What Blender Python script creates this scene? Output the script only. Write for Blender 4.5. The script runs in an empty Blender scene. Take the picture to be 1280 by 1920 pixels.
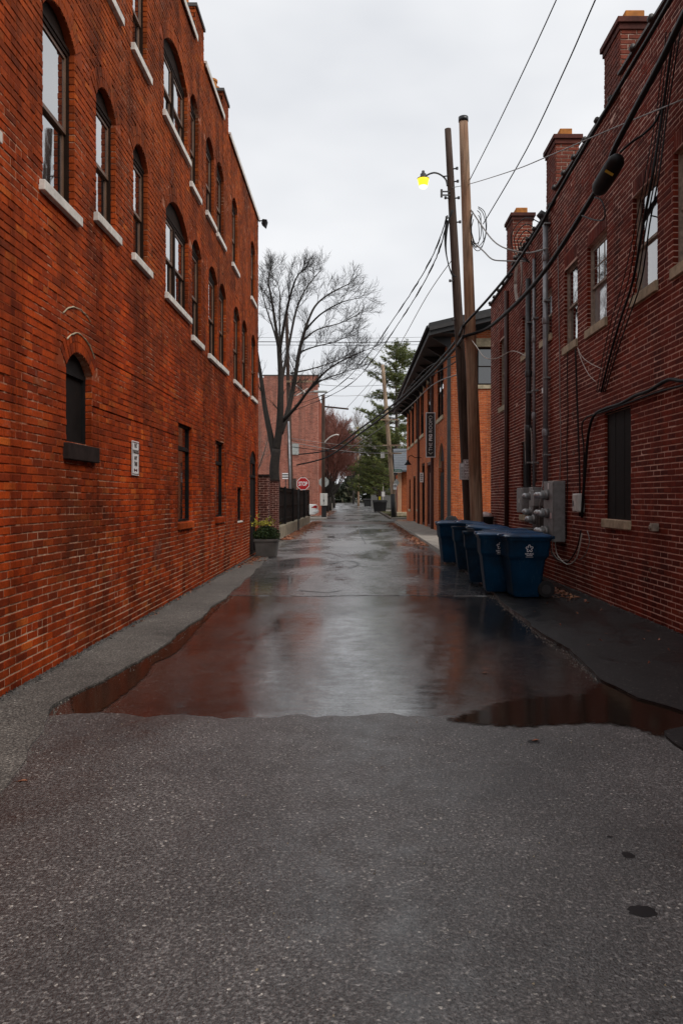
import bpy, math, random
from mathutils import Vector, Matrix
R = random.Random(7)
S = bpy.context.scene
C = S.collection
rad = math.radians

# ------------------------------------------------------------------ camera, sky, sun, exposure
EYE, F, VX, VY = 1.5, 1493.0, 665.0, 935.0       # eye height, focal length and vanishing point in photo pixels
cd = bpy.data.cameras.new('camera'); cam = bpy.data.objects.new('camera', cd); C.objects.link(cam)
cd.sensor_fit = 'VERTICAL'; cd.sensor_height = 36.0; cd.sensor_width = 24.0
cd.lens = 36.0 * F / 1920.0
cd.shift_x = (640 - VX) / 1920.0; cd.shift_y = (VY - 960) / 1920.0
cd.clip_end = 3000; cd.clip_start = 0.05
cam.location = (0, 0, EYE); cam.rotation_euler = (rad(90), 0, 0)
S.camera = cam

SUN_DIR = Vector((0.58, -0.48, 0.85)).normalized()   # towards the bright part of the overcast
w = bpy.data.worlds.new('World'); S.world = w; w.use_nodes = True
wt = w.node_tree
for n in list(wt.nodes): wt.nodes.remove(n)
wo = wt.nodes.new('ShaderNodeOutputWorld'); wb = wt.nodes.new('ShaderNodeBackground')
sk = wt.nodes.new('ShaderNodeTexSky'); sk.sky_type = 'NISHITA'; sk.sun_disc = False
sk.sun_elevation = math.asin(SUN_DIR.z); sk.sun_rotation = math.atan2(SUN_DIR.x, SUN_DIR.y)
sk.dust_density = 4.0; sk.air_density = 1.0
tc = wt.nodes.new('ShaderNodeTexCoord')
cn = wt.nodes.new('ShaderNodeTexNoise'); cn.inputs['Scale'].default_value = 2.2; cn.inputs['Detail'].default_value = 4; cn.inputs['Roughness'].default_value = .5
mp = wt.nodes.new('ShaderNodeMapping'); mp.inputs['Scale'].default_value = (1, 1, 2.2)
wt.links.new(tc.outputs['Generated'], mp.inputs['Vector']); wt.links.new(mp.outputs['Vector'], cn.inputs['Vector'])
cr = wt.nodes.new('ShaderNodeValToRGB')
cr.color_ramp.elements[0].position = .28; cr.color_ramp.elements[0].color = (6.1, 6.3, 6.7, 1)
cr.color_ramp.elements[1].position = .72; cr.color_ramp.elements[1].color = (8.8, 8.85, 8.95, 1)
wt.links.new(cn.outputs['Fac'], cr.inputs['Fac'])
mx = wt.nodes.new('ShaderNodeMix'); mx.data_type = 'RGBA'; mx.inputs[0].default_value = .92
wt.links.new(sk.outputs['Color'], mx.inputs[6]); wt.links.new(cr.outputs['Color'], mx.inputs[7])
wt.links.new(mx.outputs[2], wb.inputs['Color']); wb.inputs['Strength'].default_value = 0.0725
wt.links.new(wb.outputs['Background'], wo.inputs['Surface'])

sd = bpy.data.lights.new('sun', 'SUN'); sun = bpy.data.objects.new('sun', sd); C.objects.link(sun)
sd.energy = 1.42; sd.angle = rad(40); sd.color = (1.0, .96, .9)
sun.rotation_euler = SUN_DIR.to_track_quat('Z', 'Y').to_euler(); sun.location = SUN_DIR * 40
vs = S.view_settings
S.display_settings.display_device = 'sRGB'
vs.view_transform = 'Standard'; vs.look = 'None'; vs.gamma = 1.0; vs.exposure = 0.70; vs.use_curve_mapping = False

def at(px, py, Y):
    "a photo pixel at distance Y as a point of the place"
    return Vector(((px - VX) / F * Y, Y, EYE - (py - VY) / F * Y))

# ------------------------------------------------------------------ materials
def newmat(name):
    m = bpy.data.materials.new(name); m.use_nodes = True
    return m, m.node_tree, m.node_tree.nodes['Principled BSDF']
def nd(nt, typ, ins=None, **kw):
    n = nt.nodes.new(typ)
    for k, v in kw.items(): setattr(n, k, v)
    for k, v in (ins or {}).items():
        if isinstance(v, bpy.types.NodeSocket): nt.links.new(v, n.inputs[k])
        else: n.inputs[k].default_value = v
    return n
def ramp(nt, fac, stops, interp='LINEAR'):
    n = nt.nodes.new('ShaderNodeValToRGB'); n.color_ramp.interpolation = interp
    e = n.color_ramp.elements
    while len(e) < len(stops): e.new(.5)
    for i, (p, c) in enumerate(stops):
        e[i].position = p; e[i].color = (c[0], c[1], c[2], 1) if not isinstance(c, (int, float)) else (c, c, c, 1)
    nt.links.new(fac, n.inputs['Fac'])
    return n.outputs['Color']
def mixc(nt, fac, a, b, mode='MIX'):
    n = nt.nodes.new('ShaderNodeMix'); n.data_type = 'RGBA'; n.blend_type = mode
    for i, v in ((0, fac), (6, a), (7, b)):
        if isinstance(v, bpy.types.NodeSocket): nt.links.new(v, n.inputs[i])
        else: n.inputs[i].default_value = v if i == 0 else (v[0], v[1], v[2], 1)
    return n.outputs[2]
def mth(nt, op, a, b=0.0, c=None):
    n = nt.nodes.new('ShaderNodeMath'); n.operation = op
    for i, v in enumerate((a, b) if c is None else (a, b, c)):
        if isinstance(v, bpy.types.NodeSocket): nt.links.new(v, n.inputs[i])
        else: n.inputs[i].default_value = v
    return n.outputs[0]
def pos(nt): return nd(nt, 'ShaderNodeNewGeometry')
def noise(nt, vec, scale, detail=3, rough=.55, dist=0.0):
    return nd(nt, 'ShaderNodeTexNoise', {'Vector': vec, 'Scale': scale, 'Detail': detail, 'Roughness': rough, 'Distortion': dist}).outputs['Fac']
def mapping(nt, vec, scale):
    return nd(nt, 'ShaderNodeMapping', {'Vector': vec, 'Scale': scale}).outputs['Vector']
def bump(nt, b, h, strength, dist):
    n = nd(nt, 'ShaderNodeBump', {'Height': h, 'Strength': strength, 'Distance': dist})
    nt.links.new(n.outputs['Normal'], b.inputs['Normal'])
def setin(nt, b, **kw):
    for k, v in kw.items():
        k = {'base': 'Base Color', 'rough': 'Roughness', 'metal': 'Metallic', 'spec': 'Specular IOR Level', 'ior': 'IOR', 'coat': 'Coat Weight', 'coatr': 'Coat Roughness'}[k]
        if isinstance(v, bpy.types.NodeSocket): nt.links.new(v, b.inputs[k])
        elif k == 'Base Color': b.inputs[k].default_value = (v[0], v[1], v[2], 1)
        else: b.inputs[k].default_value = v
M = {}
def simple(name, col, rough=.6, metal=0, var=.25, scale=6, bmp=.15, bscale=60, spec=.5):
    m, nt, b = newmat(name)
    g = pos(nt)
    f = noise(nt, g.outputs['Position'], scale, 5)
    c2 = tuple(x * (1 - var) for x in col); c3 = tuple(min(1, x * (1 + var)) for x in col)
    setin(nt, b, base=ramp(nt, f, [(.3, c2), (.7, c3)]), rough=rough, metal=metal, spec=spec)
    if bmp: bump(nt, b, noise(nt, g.outputs['Position'], bscale, 4), bmp, .005)
    M[name] = m
    return m
def brickmat(name, stops, dirt=(.03, .022, .018), dirt_amt=.55, rough=.8, top=None, lime=0.0, spec=.3):
    m, nt, b = newmat(name)
    g = pos(nt); oi = nd(nt, 'ShaderNodeObjectInfo')
    r = mth(nt, 'FRACT', mth(nt, 'ADD', g.outputs['Random Per Island'], mth(nt, 'MULTIPLY', oi.outputs['Random'], 7.31)))
    P = g.outputs['Position']
    col = ramp(nt, r, stops)
    fine = noise(nt, P, 45, 5, .65)
    col = mixc(nt, 1.0, col, ramp(nt, fine, [(.25, .62), (.75, 1.3)]), 'MULTIPLY')
    big = noise(nt, P, .75, 7, .66, .6)
    if top:                      # brick turns browner higher up
        z = nd(nt, 'ShaderNodeSeparateXYZ', {0: P}).outputs['Z']
        zz = mth(nt, 'ADD', z, mth(nt, 'MULTIPLY', mth(nt, 'SUBTRACT', noise(nt, P, .35, 3), .5), 5.0))
        tf = nd(nt, 'ShaderNodeMapRange', {'Value': zz, 'From Min': top[1], 'From Max': top[2]}).outputs[0]
        col = mixc(nt, mth(nt, 'MULTIPLY', tf, .75), col, mixc(nt, .45, top[0], col))
    col = mixc(nt, mth(nt, 'MULTIPLY', ramp(nt, big, [(.40, 0.0), (.64, 1.0)]), dirt_amt), col, dirt)
    if lime:
        lf = ramp(nt, noise(nt, P, 1.7, 6, .7, .6), [(.62, 0.0), (.74, 1.0)])
        col = mixc(nt, mth(nt, 'MULTIPLY', lf, lime), col, (.55, .45, .38))
    streak = noise(nt, mapping(nt, P, (3.2, 3.2, .22)), 1.0, 5, .65, .3)
    col = mixc(nt, 1.0, col, ramp(nt, streak, [(.30, .42), (.52, 1.0), (.75, 1.18)]), 'MULTIPLY')
    setin(nt, b, base=col, rough=rough, spec=spec)
    bump(nt, b, noise(nt, P, 90, 4, .7), .5, .006)
    M[name] = m
def mortarmat(name, dark, pale, lo=.4, hi=.65, salt=0.0):
    m, nt, b = newmat(name); P = pos(nt).outputs['Position']
    f = noise(nt, P, 1.1, 6, .65, .5)
    f2 = noise(nt, P, 14, 4, .6)
    if salt:                     # salts drawn up from the ground whiten the lowest joints
        z = nd(nt, 'ShaderNodeSeparateXYZ', {0: P}).outputs['Z']
        f = mth(nt, 'ADD', f, mth(nt, 'MULTIPLY', nd(nt, 'ShaderNodeMapRange', {'Value': z, 'From Min': 1.7, 'From Max': .3}).outputs[0], salt))
    setin(nt, b, base=ramp(nt, mth(nt, 'ADD', mth(nt, 'MULTIPLY', f, .65), mth(nt, 'MULTIPLY', f2, .35)), [(lo, dark), (hi, pale)]), rough=.95, spec=.2)
    bump(nt, b, noise(nt, P, 120, 3), .5, .004)
    M[name] = m

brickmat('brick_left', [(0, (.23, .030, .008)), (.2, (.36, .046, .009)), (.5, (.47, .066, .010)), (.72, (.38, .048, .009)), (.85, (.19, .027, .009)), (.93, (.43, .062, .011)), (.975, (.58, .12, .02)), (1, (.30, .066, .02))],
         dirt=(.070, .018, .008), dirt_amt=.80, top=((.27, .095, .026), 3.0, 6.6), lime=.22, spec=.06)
mortarmat('mortar_left', (.24, .044, .011), (.60, .42, .29), .51, .70, .26)
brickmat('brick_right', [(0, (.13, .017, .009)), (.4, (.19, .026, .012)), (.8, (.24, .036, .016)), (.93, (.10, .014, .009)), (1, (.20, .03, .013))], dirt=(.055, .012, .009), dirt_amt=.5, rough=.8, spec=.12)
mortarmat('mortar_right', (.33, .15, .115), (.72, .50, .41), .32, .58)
brickmat('brick_fig', [(0, (.40, .085, .026)), (.4, (.52, .125, .034)), (.8, (.60, .155, .042)), (1, (.42, .095, .03))], dirt=(.20, .05, .02), dirt_amt=.2)
mortarmat('mortar_fig', (.42, .22, .13), (.62, .40, .27), .3, .7)
brickmat('brick_far', [(0, (.24, .07, .048)), (.4, (.38, .125, .08)), (.8, (.46, .17, .115)), (1, (.28, .09, .068))], dirt=(.16, .05, .035), dirt_amt=.4)
mortarmat('mortar_far', (.45, .28, .22), (.62, .48, .40), .3, .7)
brickmat('brick_chimney', [(0, (.19, .036, .02)), (.5, (.27, .055, .025)), (1, (.20, .045, .025))], dirt=(.06, .02, .015), dirt_amt=.5)
mortarmat('mortar_chimney', (.16, .07, .05), (.75, .62, .5), .42, .6)
brickmat('brick_pier', [(0, (.075, .022, .016)), (.5, (.13, .034, .022)), (1, (.10, .03, .022))], dirt=(.03, .012, .01), dirt_amt=.5)

simple('stone_white', (.60, .56, .51), .8, var=.22, scale=9, bmp=.3)
simple('stone_lime', (.40, .33, .22), .85, var=.35, scale=9, bmp=.4)
simple('stone_dark', (.028, .019, .017), .85, var=.3, scale=9, spec=.06)
simple('frame_brown', (.018, .010, .007), .75, spec=.06)
simple('frame_black', (.010, .009, .009), .6, spec=.12)
simple('frame_wood', (.30, .25, .20), .8, var=.4, scale=14, bmp=.3)
simple('frame_edge', (.14, .075, .045), .5)
simple('board_dark', (.011, .0085, .0078), .7, var=.3, spec=.12)
simple('blind', (.62, .62, .60), .7)
simple('metal_grey', (.24, .24, .235), .5, .5, var=.2, scale=12)
simple('metal_dark', (.06, .06, .062), .5, .5)
simple('conduit', (.26, .26, .27), .5, .5, var=.3, scale=5)
simple('pipe_brown', (.055, .02, .015), .5)
simple('box_white', (.55, .54, .50), .5, var=.12)
simple('cable_black', (.006, .006, .0065), .6, bmp=0, spec=.25)
simple('cable_grey', (.20, .19, .18), .5, bmp=0)
simple('cable_pale', (.50, .45, .40), .6, bmp=0)
simple('wood_dark', (.055, .038, .030), .85, var=.45, scale=10, bmp=.5)
simple('rubber', (.010, .010, .011), .7, bmp=0)
simple('bin_blue', (.003, .034, .078), .5, var=.25, scale=4, bmp=.12, bscale=200, spec=.07)
simple('bin_lid', (.014, .075, .18), .32, var=.3, scale=6, bmp=.1, bscale=120, spec=.6)  # lighter blue than the body: sky reflected on the lids put into the colour
simple('bin_blue_faded', (.008, .030, .058), .55, var=.4, scale=5, bmp=.12, bscale=200, spec=.07)
simple('sign_white', (.78, .77, .76), .4, var=.05, bmp=0)
simple('sign_black', (.010, .010, .011), .35, bmp=0)
simple('sign_maroon', (.10, .015, .02), .4, bmp=0)
simple('sign_red', (.42, .010, .012), .35, var=.1, bmp=0)
simple('sign_green', (.010, .12, .07), .4, bmp=0)
simple('sign_back', (.40, .42, .40), .4, .5, bmp=0)
simple('white_print', (.72, .72, .74), .5, var=.03, bmp=0)
simple('yellow_print', (.75, .62, .02), .5, bmp=0)
simple('roof_black', (.016, .016, .017), .6, var=.4, scale=3)
simple('soffit', (.028, .026, .026), .7, var=.3)
simple('shingle_grey', (.10, .11, .125), .85, var=.3, scale=12, bmp=.4)
simple('copper_pot', (.42, .15, .022), .8, var=.3, scale=10)
simple('coping_dark', (.050, .044, .042), .6, var=.4, scale=8)
simple('concrete', (.24, .215, .185), .8, var=.3, scale=3, bmp=.3)
simple('concrete_dark', (.085, .078, .072), .8, var=.35, scale=4, bmp=.3)
simple('retaining', (.20, .17, .12), .9, var=.5, scale=3, bmp=.4)
simple('bark', (.020, .015, .012), .9, var=.45, scale=12, bmp=.6, bscale=40)
simple('twig_dark', (.018, .014, .012), .9, bmp=0)
simple('twig_red', (.20, .075, .055), .9, var=.4, bmp=0)
simple('twig_grey', (.16, .12, .10), .9, bmp=0)
simple('pine_bark', (.09, .065, .05), .9, var=.4, scale=8)
simple('siding_grey', (.22, .215, .20), .7, var=.15)
simple('car_white', (.70, .70, .69), .25, var=.04, bmp=0)
simple('tail_red', (.35, .01, .012), .2, bmp=0)
simple('interior', (.004, .004, .005), .9, bmp=0)
simple('soil', (.05, .038, .028), .95)
simple('bag_pink', (.62, .50, .48), .5, var=.2, scale=12)
simple('door_red', (.10, .028, .018), .55, var=.35, scale=5)

for nm in ('bin_blue', 'bin_lid', 'bin_blue_faded'):            # scuffs and grime on the bins
    nt = M[nm].node_tree; b = nt.nodes['Principled BSDF']; P = pos(nt).outputs['Position']; src = b.inputs['Base Color'].links[0].from_socket
    sc_ = ramp(nt, noise(nt, mapping(nt, P, (5, 5, 1.6)), 3.0, 7, .72, .8), [(.58, 0.0), (.70, 1.0)])
    gr = ramp(nt, noise(nt, P, 2.2, 5, .65), [(.45, 0.0), (.75, .7)])
    c_ = mixc(nt, mth(nt, 'MULTIPLY', sc_, .35), src, (.12, .15, .19)); c_ = mixc(nt, gr, c_, (.012, .014, .016))
    nt.links.new(c_, b.inputs['Base Color'])
def glassmat(name, col, ior):
    m, nt, b = newmat(name); P = pos(nt).outputs['Position']
    setin(nt, b, base=col, rough=.025, ior=ior, spec=.5, coat=1.0, coatr=.01)
    b.inputs['Coat IOR'].default_value = ior
    bump(nt, b, noise(nt, P, 3.5, 2), .06, .02)
    M[name] = m
glassmat('glass_coated', (.010, .011, .013), 2.6)
glassmat('glass', (.012, .013, .015), 1.7)
glassmat('glass_dim', (.005, .005, .006), 1.35)
glassmat('glass_blind', (.30, .31, .31), 1.7)

def leafmat(name, stops, rough=.6):
    m, nt, b = newmat(name); g = pos(nt)
    col = ramp(nt, g.outputs['Random Per Island'], stops)
    col = mixc(nt, 1.0, col, ramp(nt, noise(nt, g.outputs['Position'], .9, 3), [(.3, .7), (.7, 1.25)]), 'MULTIPLY')
    setin(nt, b, base=col, rough=rough, spec=.3); M[name] = m
leafmat('pine_needles', [(0, (.04, .06, .016)), (.5, (.085, .11, .026)), (.85, (.15, .165, .04)), (1, (.22, .20, .05))])
leafmat('shrub_leaf', [(0, (.010, .022, .008)), (.6, (.022, .042, .012)), (1, (.05, .075, .02))])
leafmat('yellow_leaf', [(0, (.22, .20, .02)), (.6, (.36, .32, .035)), (1, (.15, .19, .025))])
leafmat('fallen_leaf', [(0, (.14, .045, .022)), (.35, (.26, .085, .045)), (.7, (.34, .15, .085)), (.9, (.42, .22, .11)), (1, (.20, .10, .05))])
leafmat('wood_far', [(0, (.012, .018, .008)), (.5, (.025, .032, .014)), (.8, (.05, .042, .028)), (1, (.065, .07, .03))])
leafmat('grass_blade', [(0, (.04, .05, .014)), (.6, (.075, .08, .022)), (1, (.12, .10, .035))])

def wood_pole(name, c1, c2):
    m, nt, b = newmat(name); P = pos(nt).outputs['Position']
    v = mapping(nt, P, (26, 26, 1.1))
    f = noise(nt, v, 1.0, 6, .65, .5)
    big = noise(nt, mapping(nt, P, (2, 2, .5)), 1.0, 3)
    col = mixc(nt, ramp(nt, big, [(.35, 0.0), (.65, 1.0)]), ramp(nt, f, [(.32, tuple(x * .35 for x in c1)), (.5, c1), (.7, tuple(x * 1.35 for x in c1))]), ramp(nt, f, [(.32, tuple(x * .4 for x in c2)), (.6, c2)]))
    setin(nt, b, base=col, rough=.85, spec=.25); bump(nt, b, f, .8, .02); M[name] = m
wood_pole('pole_wood', (.36, .25, .17), (.24, .12, .068))
wood_pole('pole_dark', (.075, .050, .038), (.05, .028, .02))
wood_pole('pole_pale', (.32, .24, .17), (.26, .16, .10))

# wet asphalt in three states of wear
def asphalt(name, dark, light, wet_r, dry_r, wet_bias, grain, speck, puddly=1.0, chip=.2, ior=1.5, gritty=False, pools=(), film=None):
    m, nt, b = newmat(name); P = pos(nt).outputs['Position']
    g1 = noise(nt, P, grain, 2, .6)
    g2 = noise(nt, P, grain * .45, 3, .6)
    vor = nd(nt, 'ShaderNodeTexVoronoi', {'Vector': P, 'Scale': grain * .8})
    stone = ramp(nt, nd(nt, 'ShaderNodeSeparateXYZ', {0: vor.outputs['Color']}).outputs[0], [(.0, dark), (.55, tuple(x * 1.15 for x in dark)), (.8, light), (.97, light), (1.0, (speck, speck * .93, speck * .83))])
    big = noise(nt, P, .8, 5, .6, .5)
    mid = noise(nt, P, 5, 4, .6)
    if gritty: stone = mixc(nt, 1.0, stone, ramp(nt, noise(nt, P, grain * .55, 3, .7), [(.30, .20), (.52, .85), (.70, 2.3)]), 'MULTIPLY')
    col = mixc(nt, 1.0, stone, ramp(nt, big, [(.3, .6), (.7, 1.25)]), 'MULTIPLY')
    col = mixc(nt, 1.0, col, ramp(nt, mid, [(.3, .8), (.7, 1.15)]), 'MULTIPLY')
    lv = noise(nt, mapping(nt, P, (.55, .22, 1)), 1.0, 5, .62, .6)
    xyz = nd(nt, 'ShaderNodeSeparateXYZ', {0: P})
    for (xa, xb, amt, ya, yb) in pools:            # low spots where water gathers
        fx = nd(nt, 'ShaderNodeMapRange', {'Value': xyz.outputs['X'], 'From Min': xa, 'From Max': xb}, interpolation_type='SMOOTHSTEP').outputs[0]
        fy = nd(nt, 'ShaderNodeMapRange', {'Value': xyz.outputs['Y'], 'From Min': yb, 'From Max': ya}, interpolation_type='SMOOTHSTEP').outputs[0]
        lv = mth(nt, 'ADD', lv, mth(nt, 'MULTIPLY', mth(nt, 'MULTIPLY', fx, fy), amt))
    wet = ramp(nt, mth(nt, 'ADD', mth(nt, 'ADD', lv, wet_bias), mth(nt, 'MULTIPLY', mth(nt, 'SUBTRACT', mid, .5), .25)), [(.42, 0.0), (.62, 1.0)])
    col = mixc(nt, wet, col, mixc(nt, .5, col, (.008, .0075, .007)))
    setin(nt, b, base=col, rough=nd(nt, 'ShaderNodeMapRange', {'Value': wet, 'To Min': dry_r, 'To Max': wet_r}).outputs[0], spec=.5, ior=ior)
    if film:                                        # the thin water film on top
        agg = noise(nt, P, 26, 4, .75)
        cw_ = ramp(nt, mth(nt, 'ADD', mth(nt, 'ADD', mth(nt, 'MULTIPLY', big, .35), mth(nt, 'MULTIPLY', mid, .25)), mth(nt, 'MULTIPLY', agg, .4)), [(.40, film[0] * .15), (.56, film[0])])
        setin(nt, b, coat=cw_, coatr=film[1]); b.inputs['Coat IOR'].default_value = 1.5
    h = mth(nt, 'ADD', mth(nt, 'MULTIPLY', g1, .6), mth(nt, 'MULTIPLY', g2, .4))
    rip = noise(nt, mapping(nt, P, (1.5, 5, 1)), 2.0, 3)
    st = nd(nt, 'ShaderNodeMapRange', {'Value': wet, 'To Min': chip, 'To Max': chip * .16}).outputs[0]
    bn = nd(nt, 'ShaderNodeBump', {'Height': h, 'Strength': st, 'Distance': .010})
    b2 = nd(nt, 'ShaderNodeBump', {'Height': rip, 'Strength': .10 * puddly, 'Distance': .02})
    nt.links.new(bn.outputs['Normal'], b2.inputs['Normal']); nt.links.new(b2.outputs['Normal'], b.inputs['Normal'])
    if film: nt.links.new(b2.outputs['Normal'], b.inputs['Coat Normal'])
    M[name] = m
asphalt('asphalt_near', (.085, .078, .074), (.19, .178, .170), .22, .42, -.02, 125, .55, 1.0, .95, 1.7, True)
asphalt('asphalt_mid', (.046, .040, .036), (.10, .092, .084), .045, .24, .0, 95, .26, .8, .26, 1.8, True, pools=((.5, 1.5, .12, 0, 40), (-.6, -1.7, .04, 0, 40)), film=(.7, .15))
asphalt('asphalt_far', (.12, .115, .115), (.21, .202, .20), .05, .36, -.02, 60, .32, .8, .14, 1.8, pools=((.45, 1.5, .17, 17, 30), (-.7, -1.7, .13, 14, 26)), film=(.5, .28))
asphalt('asphalt_strip', (.010, .0098, .010), (.020, .0195, .020), .22, .5, -.06, 90, .14, .8, .45, 1.5, True)
asphalt('asphalt_left', (.105, .095, .084), (.20, .183, .160), .40, .7, -.30, 110, .36, .5, 1.0, 1.5, True)
def watermat():
    m, nt, b = newmat('puddle_water'); P = pos(nt).outputs['Position']
    at_ = nd(nt, 'ShaderNodeAttribute', attribute_name='depth')
    f = mth(nt, 'ADD', at_.outputs['Fac'], mth(nt, 'MULTIPLY', mth(nt, 'SUBTRACT', noise(nt, P, 14, 5, .65), .5), 1.1))
    al = ramp(nt, f, [(.30, 0.0), (.62, 1.0)])
    setin(nt, b, base=(.020, .013, .009), rough=.10, ior=1.34)
    nt.links.new(al, b.inputs['Alpha'])
    bump(nt, b, noise(nt, P, 9, 3), .03, .012); M['puddle_water'] = m
watermat()
def pavermat():
    m, nt, b = newmat('brick_pavers'); P = pos(nt).outputs['Position']
    br = nd(nt, 'ShaderNodeTexBrick', {'Vector': P, 'Color1': (.13, .05, .04, 1), 'Color2': (.07, .035, .03, 1), 'Mortar': (.04, .035, .03, 1), 'Scale': 5.0, 'Mortar Size': .02})
    setin(nt, b, base=br.outputs['Color'], rough=.3); bump(nt, b, br.outputs['Fac'], -.4, .02); M['brick_pavers'] = m
pavermat()
def emit(name, col, s):
    m, nt, b = newmat(name); setin(nt, b, base=(.7, .5, .05), rough=.2)
    b.inputs['Emission Color'].default_value = (*col, 1); b.inputs['Emission Strength'].default_value = s; M[name] = m
emit('lamp_glow', (1.0, .62, .015), 1.25)
emit('lamp_core', (1.0, .85, .25), 2.6)

# ------------------------------------------------------------------ mesh and object helpers
WL = {}                                            # world position of every object that parents others
def wloc(o): return WL.get(o.name, Vector((0, 0, 0)))
class MB:
    def __init__(self, T=None): self.v = []; self.f = []; self.T = T
    def add(self, vs, fs):
        k = len(self.v); T = self.T
        self.v += [Vector(T(*p)) if T else Vector(p) for p in vs]
        self.f += [tuple(i + k for i in f) for f in fs]
        return self
    def box(self, a, b):
        x0, y0, z0 = a; x1, y1, z1 = b
        return self.add([(x0, y0, z0), (x1, y0, z0), (x1, y1, z0), (x0, y1, z0), (x0, y0, z1), (x1, y0, z1), (x1, y1, z1), (x0, y1, z1)],
                        [(0, 3, 2, 1), (4, 5, 6, 7), (0, 1, 5, 4), (1, 2, 6, 5), (2, 3, 7, 6), (3, 0, 4, 7)])
    def tube(self, pts, r, n=6, cap=True):
        pts = [Vector(p) for p in pts]
        rs = r if isinstance(r, (list, tuple)) else [r] * len(pts)
        ref = Vector((0, 0, 1)); vs = []; fs = []
        t0 = (pts[1] - pts[0]).normalized()
        a = t0.cross(ref)
        if a.length < .05: a = t0.cross(Vector((1, 0, 0)))
        a.normalize()
        for i, p in enumerate(pts):
            t = (pts[min(i + 1, len(pts) - 1)] - pts[max(i - 1, 0)])
            if t.length < 1e-9: t = t0
            t = t.normalized()
            a = (a - t * a.dot(t)); a = a.normalized() if a.length > 1e-6 else t.orthogonal().normalized()
            b = t.cross(a)
            for k in range(n):
                an = 2 * math.pi * k / n
                vs.append(p + (a * math.cos(an) + b * math.sin(an)) * rs[i])
        for i in range(len(pts) - 1):
            for k in range(n):
                k2 = (k + 1) % n
                fs.append((i * n + k, i * n + k2, (i + 1) * n + k2, (i + 1) * n + k))
        if cap:
            fs.append(tuple(range(n))[::-1]); fs.append(tuple((len(pts) - 1) * n + k for k in range(n)))
        return self.add(vs, fs)
    def prism(self, poly, lo, hi, axis='z'):
        n = len(poly)
        def mk(p, h): return (p[0], p[1], h) if axis == 'z' else ((p[0], h, p[1]) if axis == 'y' else (h, p[0], p[1]))
        vs = [mk(p, lo) for p in poly] + [mk(p, hi) for p in poly]
        fs = [tuple(range(n))[::-1], tuple(range(n, 2 * n))] + [(i, (i + 1) % n, n + (i + 1) % n, n + i) for i in range(n)]
        return self.add(vs, fs)
    def rings(self, rings, cap=True):
        n = len(rings[0]); vs = [p for r in rings for p in r]; fs = []
        for i in range(len(rings) - 1):
            for k in range(n):
                k2 = (k + 1) % n; fs.append((i * n + k, i * n + k2, (i + 1) * n + k2, (i + 1) * n + k))
        if cap: fs.append(tuple(range(n))[::-1]); fs.append(tuple((len(rings) - 1) * n + k for k in range(n)))
        return self.add(vs, fs)
    def build(self, name, mat, parent=None, smooth=False, bevel=0, origin=None, keep=False):
        if keep: o0 = Vector((0, 0, 0))
        elif origin is not None: o0 = Vector(origin)
        else:
            xs = [p.x for p in self.v]; ys = [p.y for p in self.v]; zs = [p.z for p in self.v]
            o0 = Vector(((min(xs) + max(xs)) / 2, (min(ys) + max(ys)) / 2, min(zs)))
        me = bpy.data.meshes.new(name)
        me.from_pydata([tuple(p - o0) for p in self.v], [], self.f); me.update()
        if smooth: me.polygons.foreach_set('use_smooth', [True] * len(me.polygons))
        if mat: me.materials.append(M[mat])
        o = bpy.data.objects.new(name, me); C.objects.link(o)
        if parent is not None: o.parent = parent; o.location = o0 - wloc(parent)
        else: o.location = o0
        WL[o.name] = o0
        if bevel:
            md = o.modifiers.new('bevel', 'BEVEL'); md.width = bevel; md.segments = 2; md.limit_method = 'ANGLE'
        return o
def empty(name, loc, label, cat, group=None, rz=0):
    o = bpy.data.objects.new(name, None); C.objects.link(o); o.location = loc; o.rotation_euler = (0, 0, rz); o.empty_display_size = .2
    WL[o.name] = Vector(loc); return tag(o, label, cat, group)
def tag(o, label, cat, group=None):
    o['label'] = label; o['category'] = cat
    if group: o['group'] = group
    return o
def struct(o): o['kind'] = 'structure'; return o
def stuff(o): o['kind'] = 'stuff'; return o
def copy_tree(o, parent=None):
    c = o.copy(); C.objects.link(c)
    if parent is not None: c.parent = parent
    for ch in list(o.children): copy_tree(ch, c)
    return c
def text(name, body, size, mat, parent, org, xd, yd, align='CENTER', space=1.0, bold=0.0, sx=1.0, fit=None):
    cu = bpy.data.curves.new(name, 'FONT'); cu.body = body; cu.size = size; cu.align_x = align; cu.align_y = 'CENTER'
    cu.space_character = space; cu.offset = bold; cu.resolution_u = 3
    t = bpy.data.objects.new(name, cu); C.objects.link(t)
    dg = bpy.context.evaluated_depsgraph_get(); me = bpy.data.meshes.new_from_object(t.evaluated_get(dg))
    C.objects.unlink(t); bpy.data.objects.remove(t)
    mb = MB(); xd = Vector(xd); yd = Vector(yd); org = Vector(org)
    if fit:
        xx = [v.co.x for v in me.vertices]; yy = [v.co.y for v in me.vertices]; sx = fit[0] / (max(xx) - min(xx)); k_ = fit[1] / (max(yy) - min(yy)); y_ = (max(yy) + min(yy)) / 2
        for v in me.vertices: v.co.y = (v.co.y - y_) * k_
    mb.v = [org + xd * (v.co.x * sx) + yd * v.co.y for v in me.vertices]; mb.f = [tuple(p.vertices) for p in me.polygons]
    bpy.data.meshes.remove(me)
    return mb.build(name, mat, parent)
def catenary(a, b, sag, n=14, side=0.0):
    a = Vector(a); b = Vector(b); out = []
    for i in range(n + 1):
        t = i / n; p = a.lerp(b, t); p.z -= sag * 4 * t * (1 - t); p.x += side * 4 * t * (1 - t); out.append(p)
    return out
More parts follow.
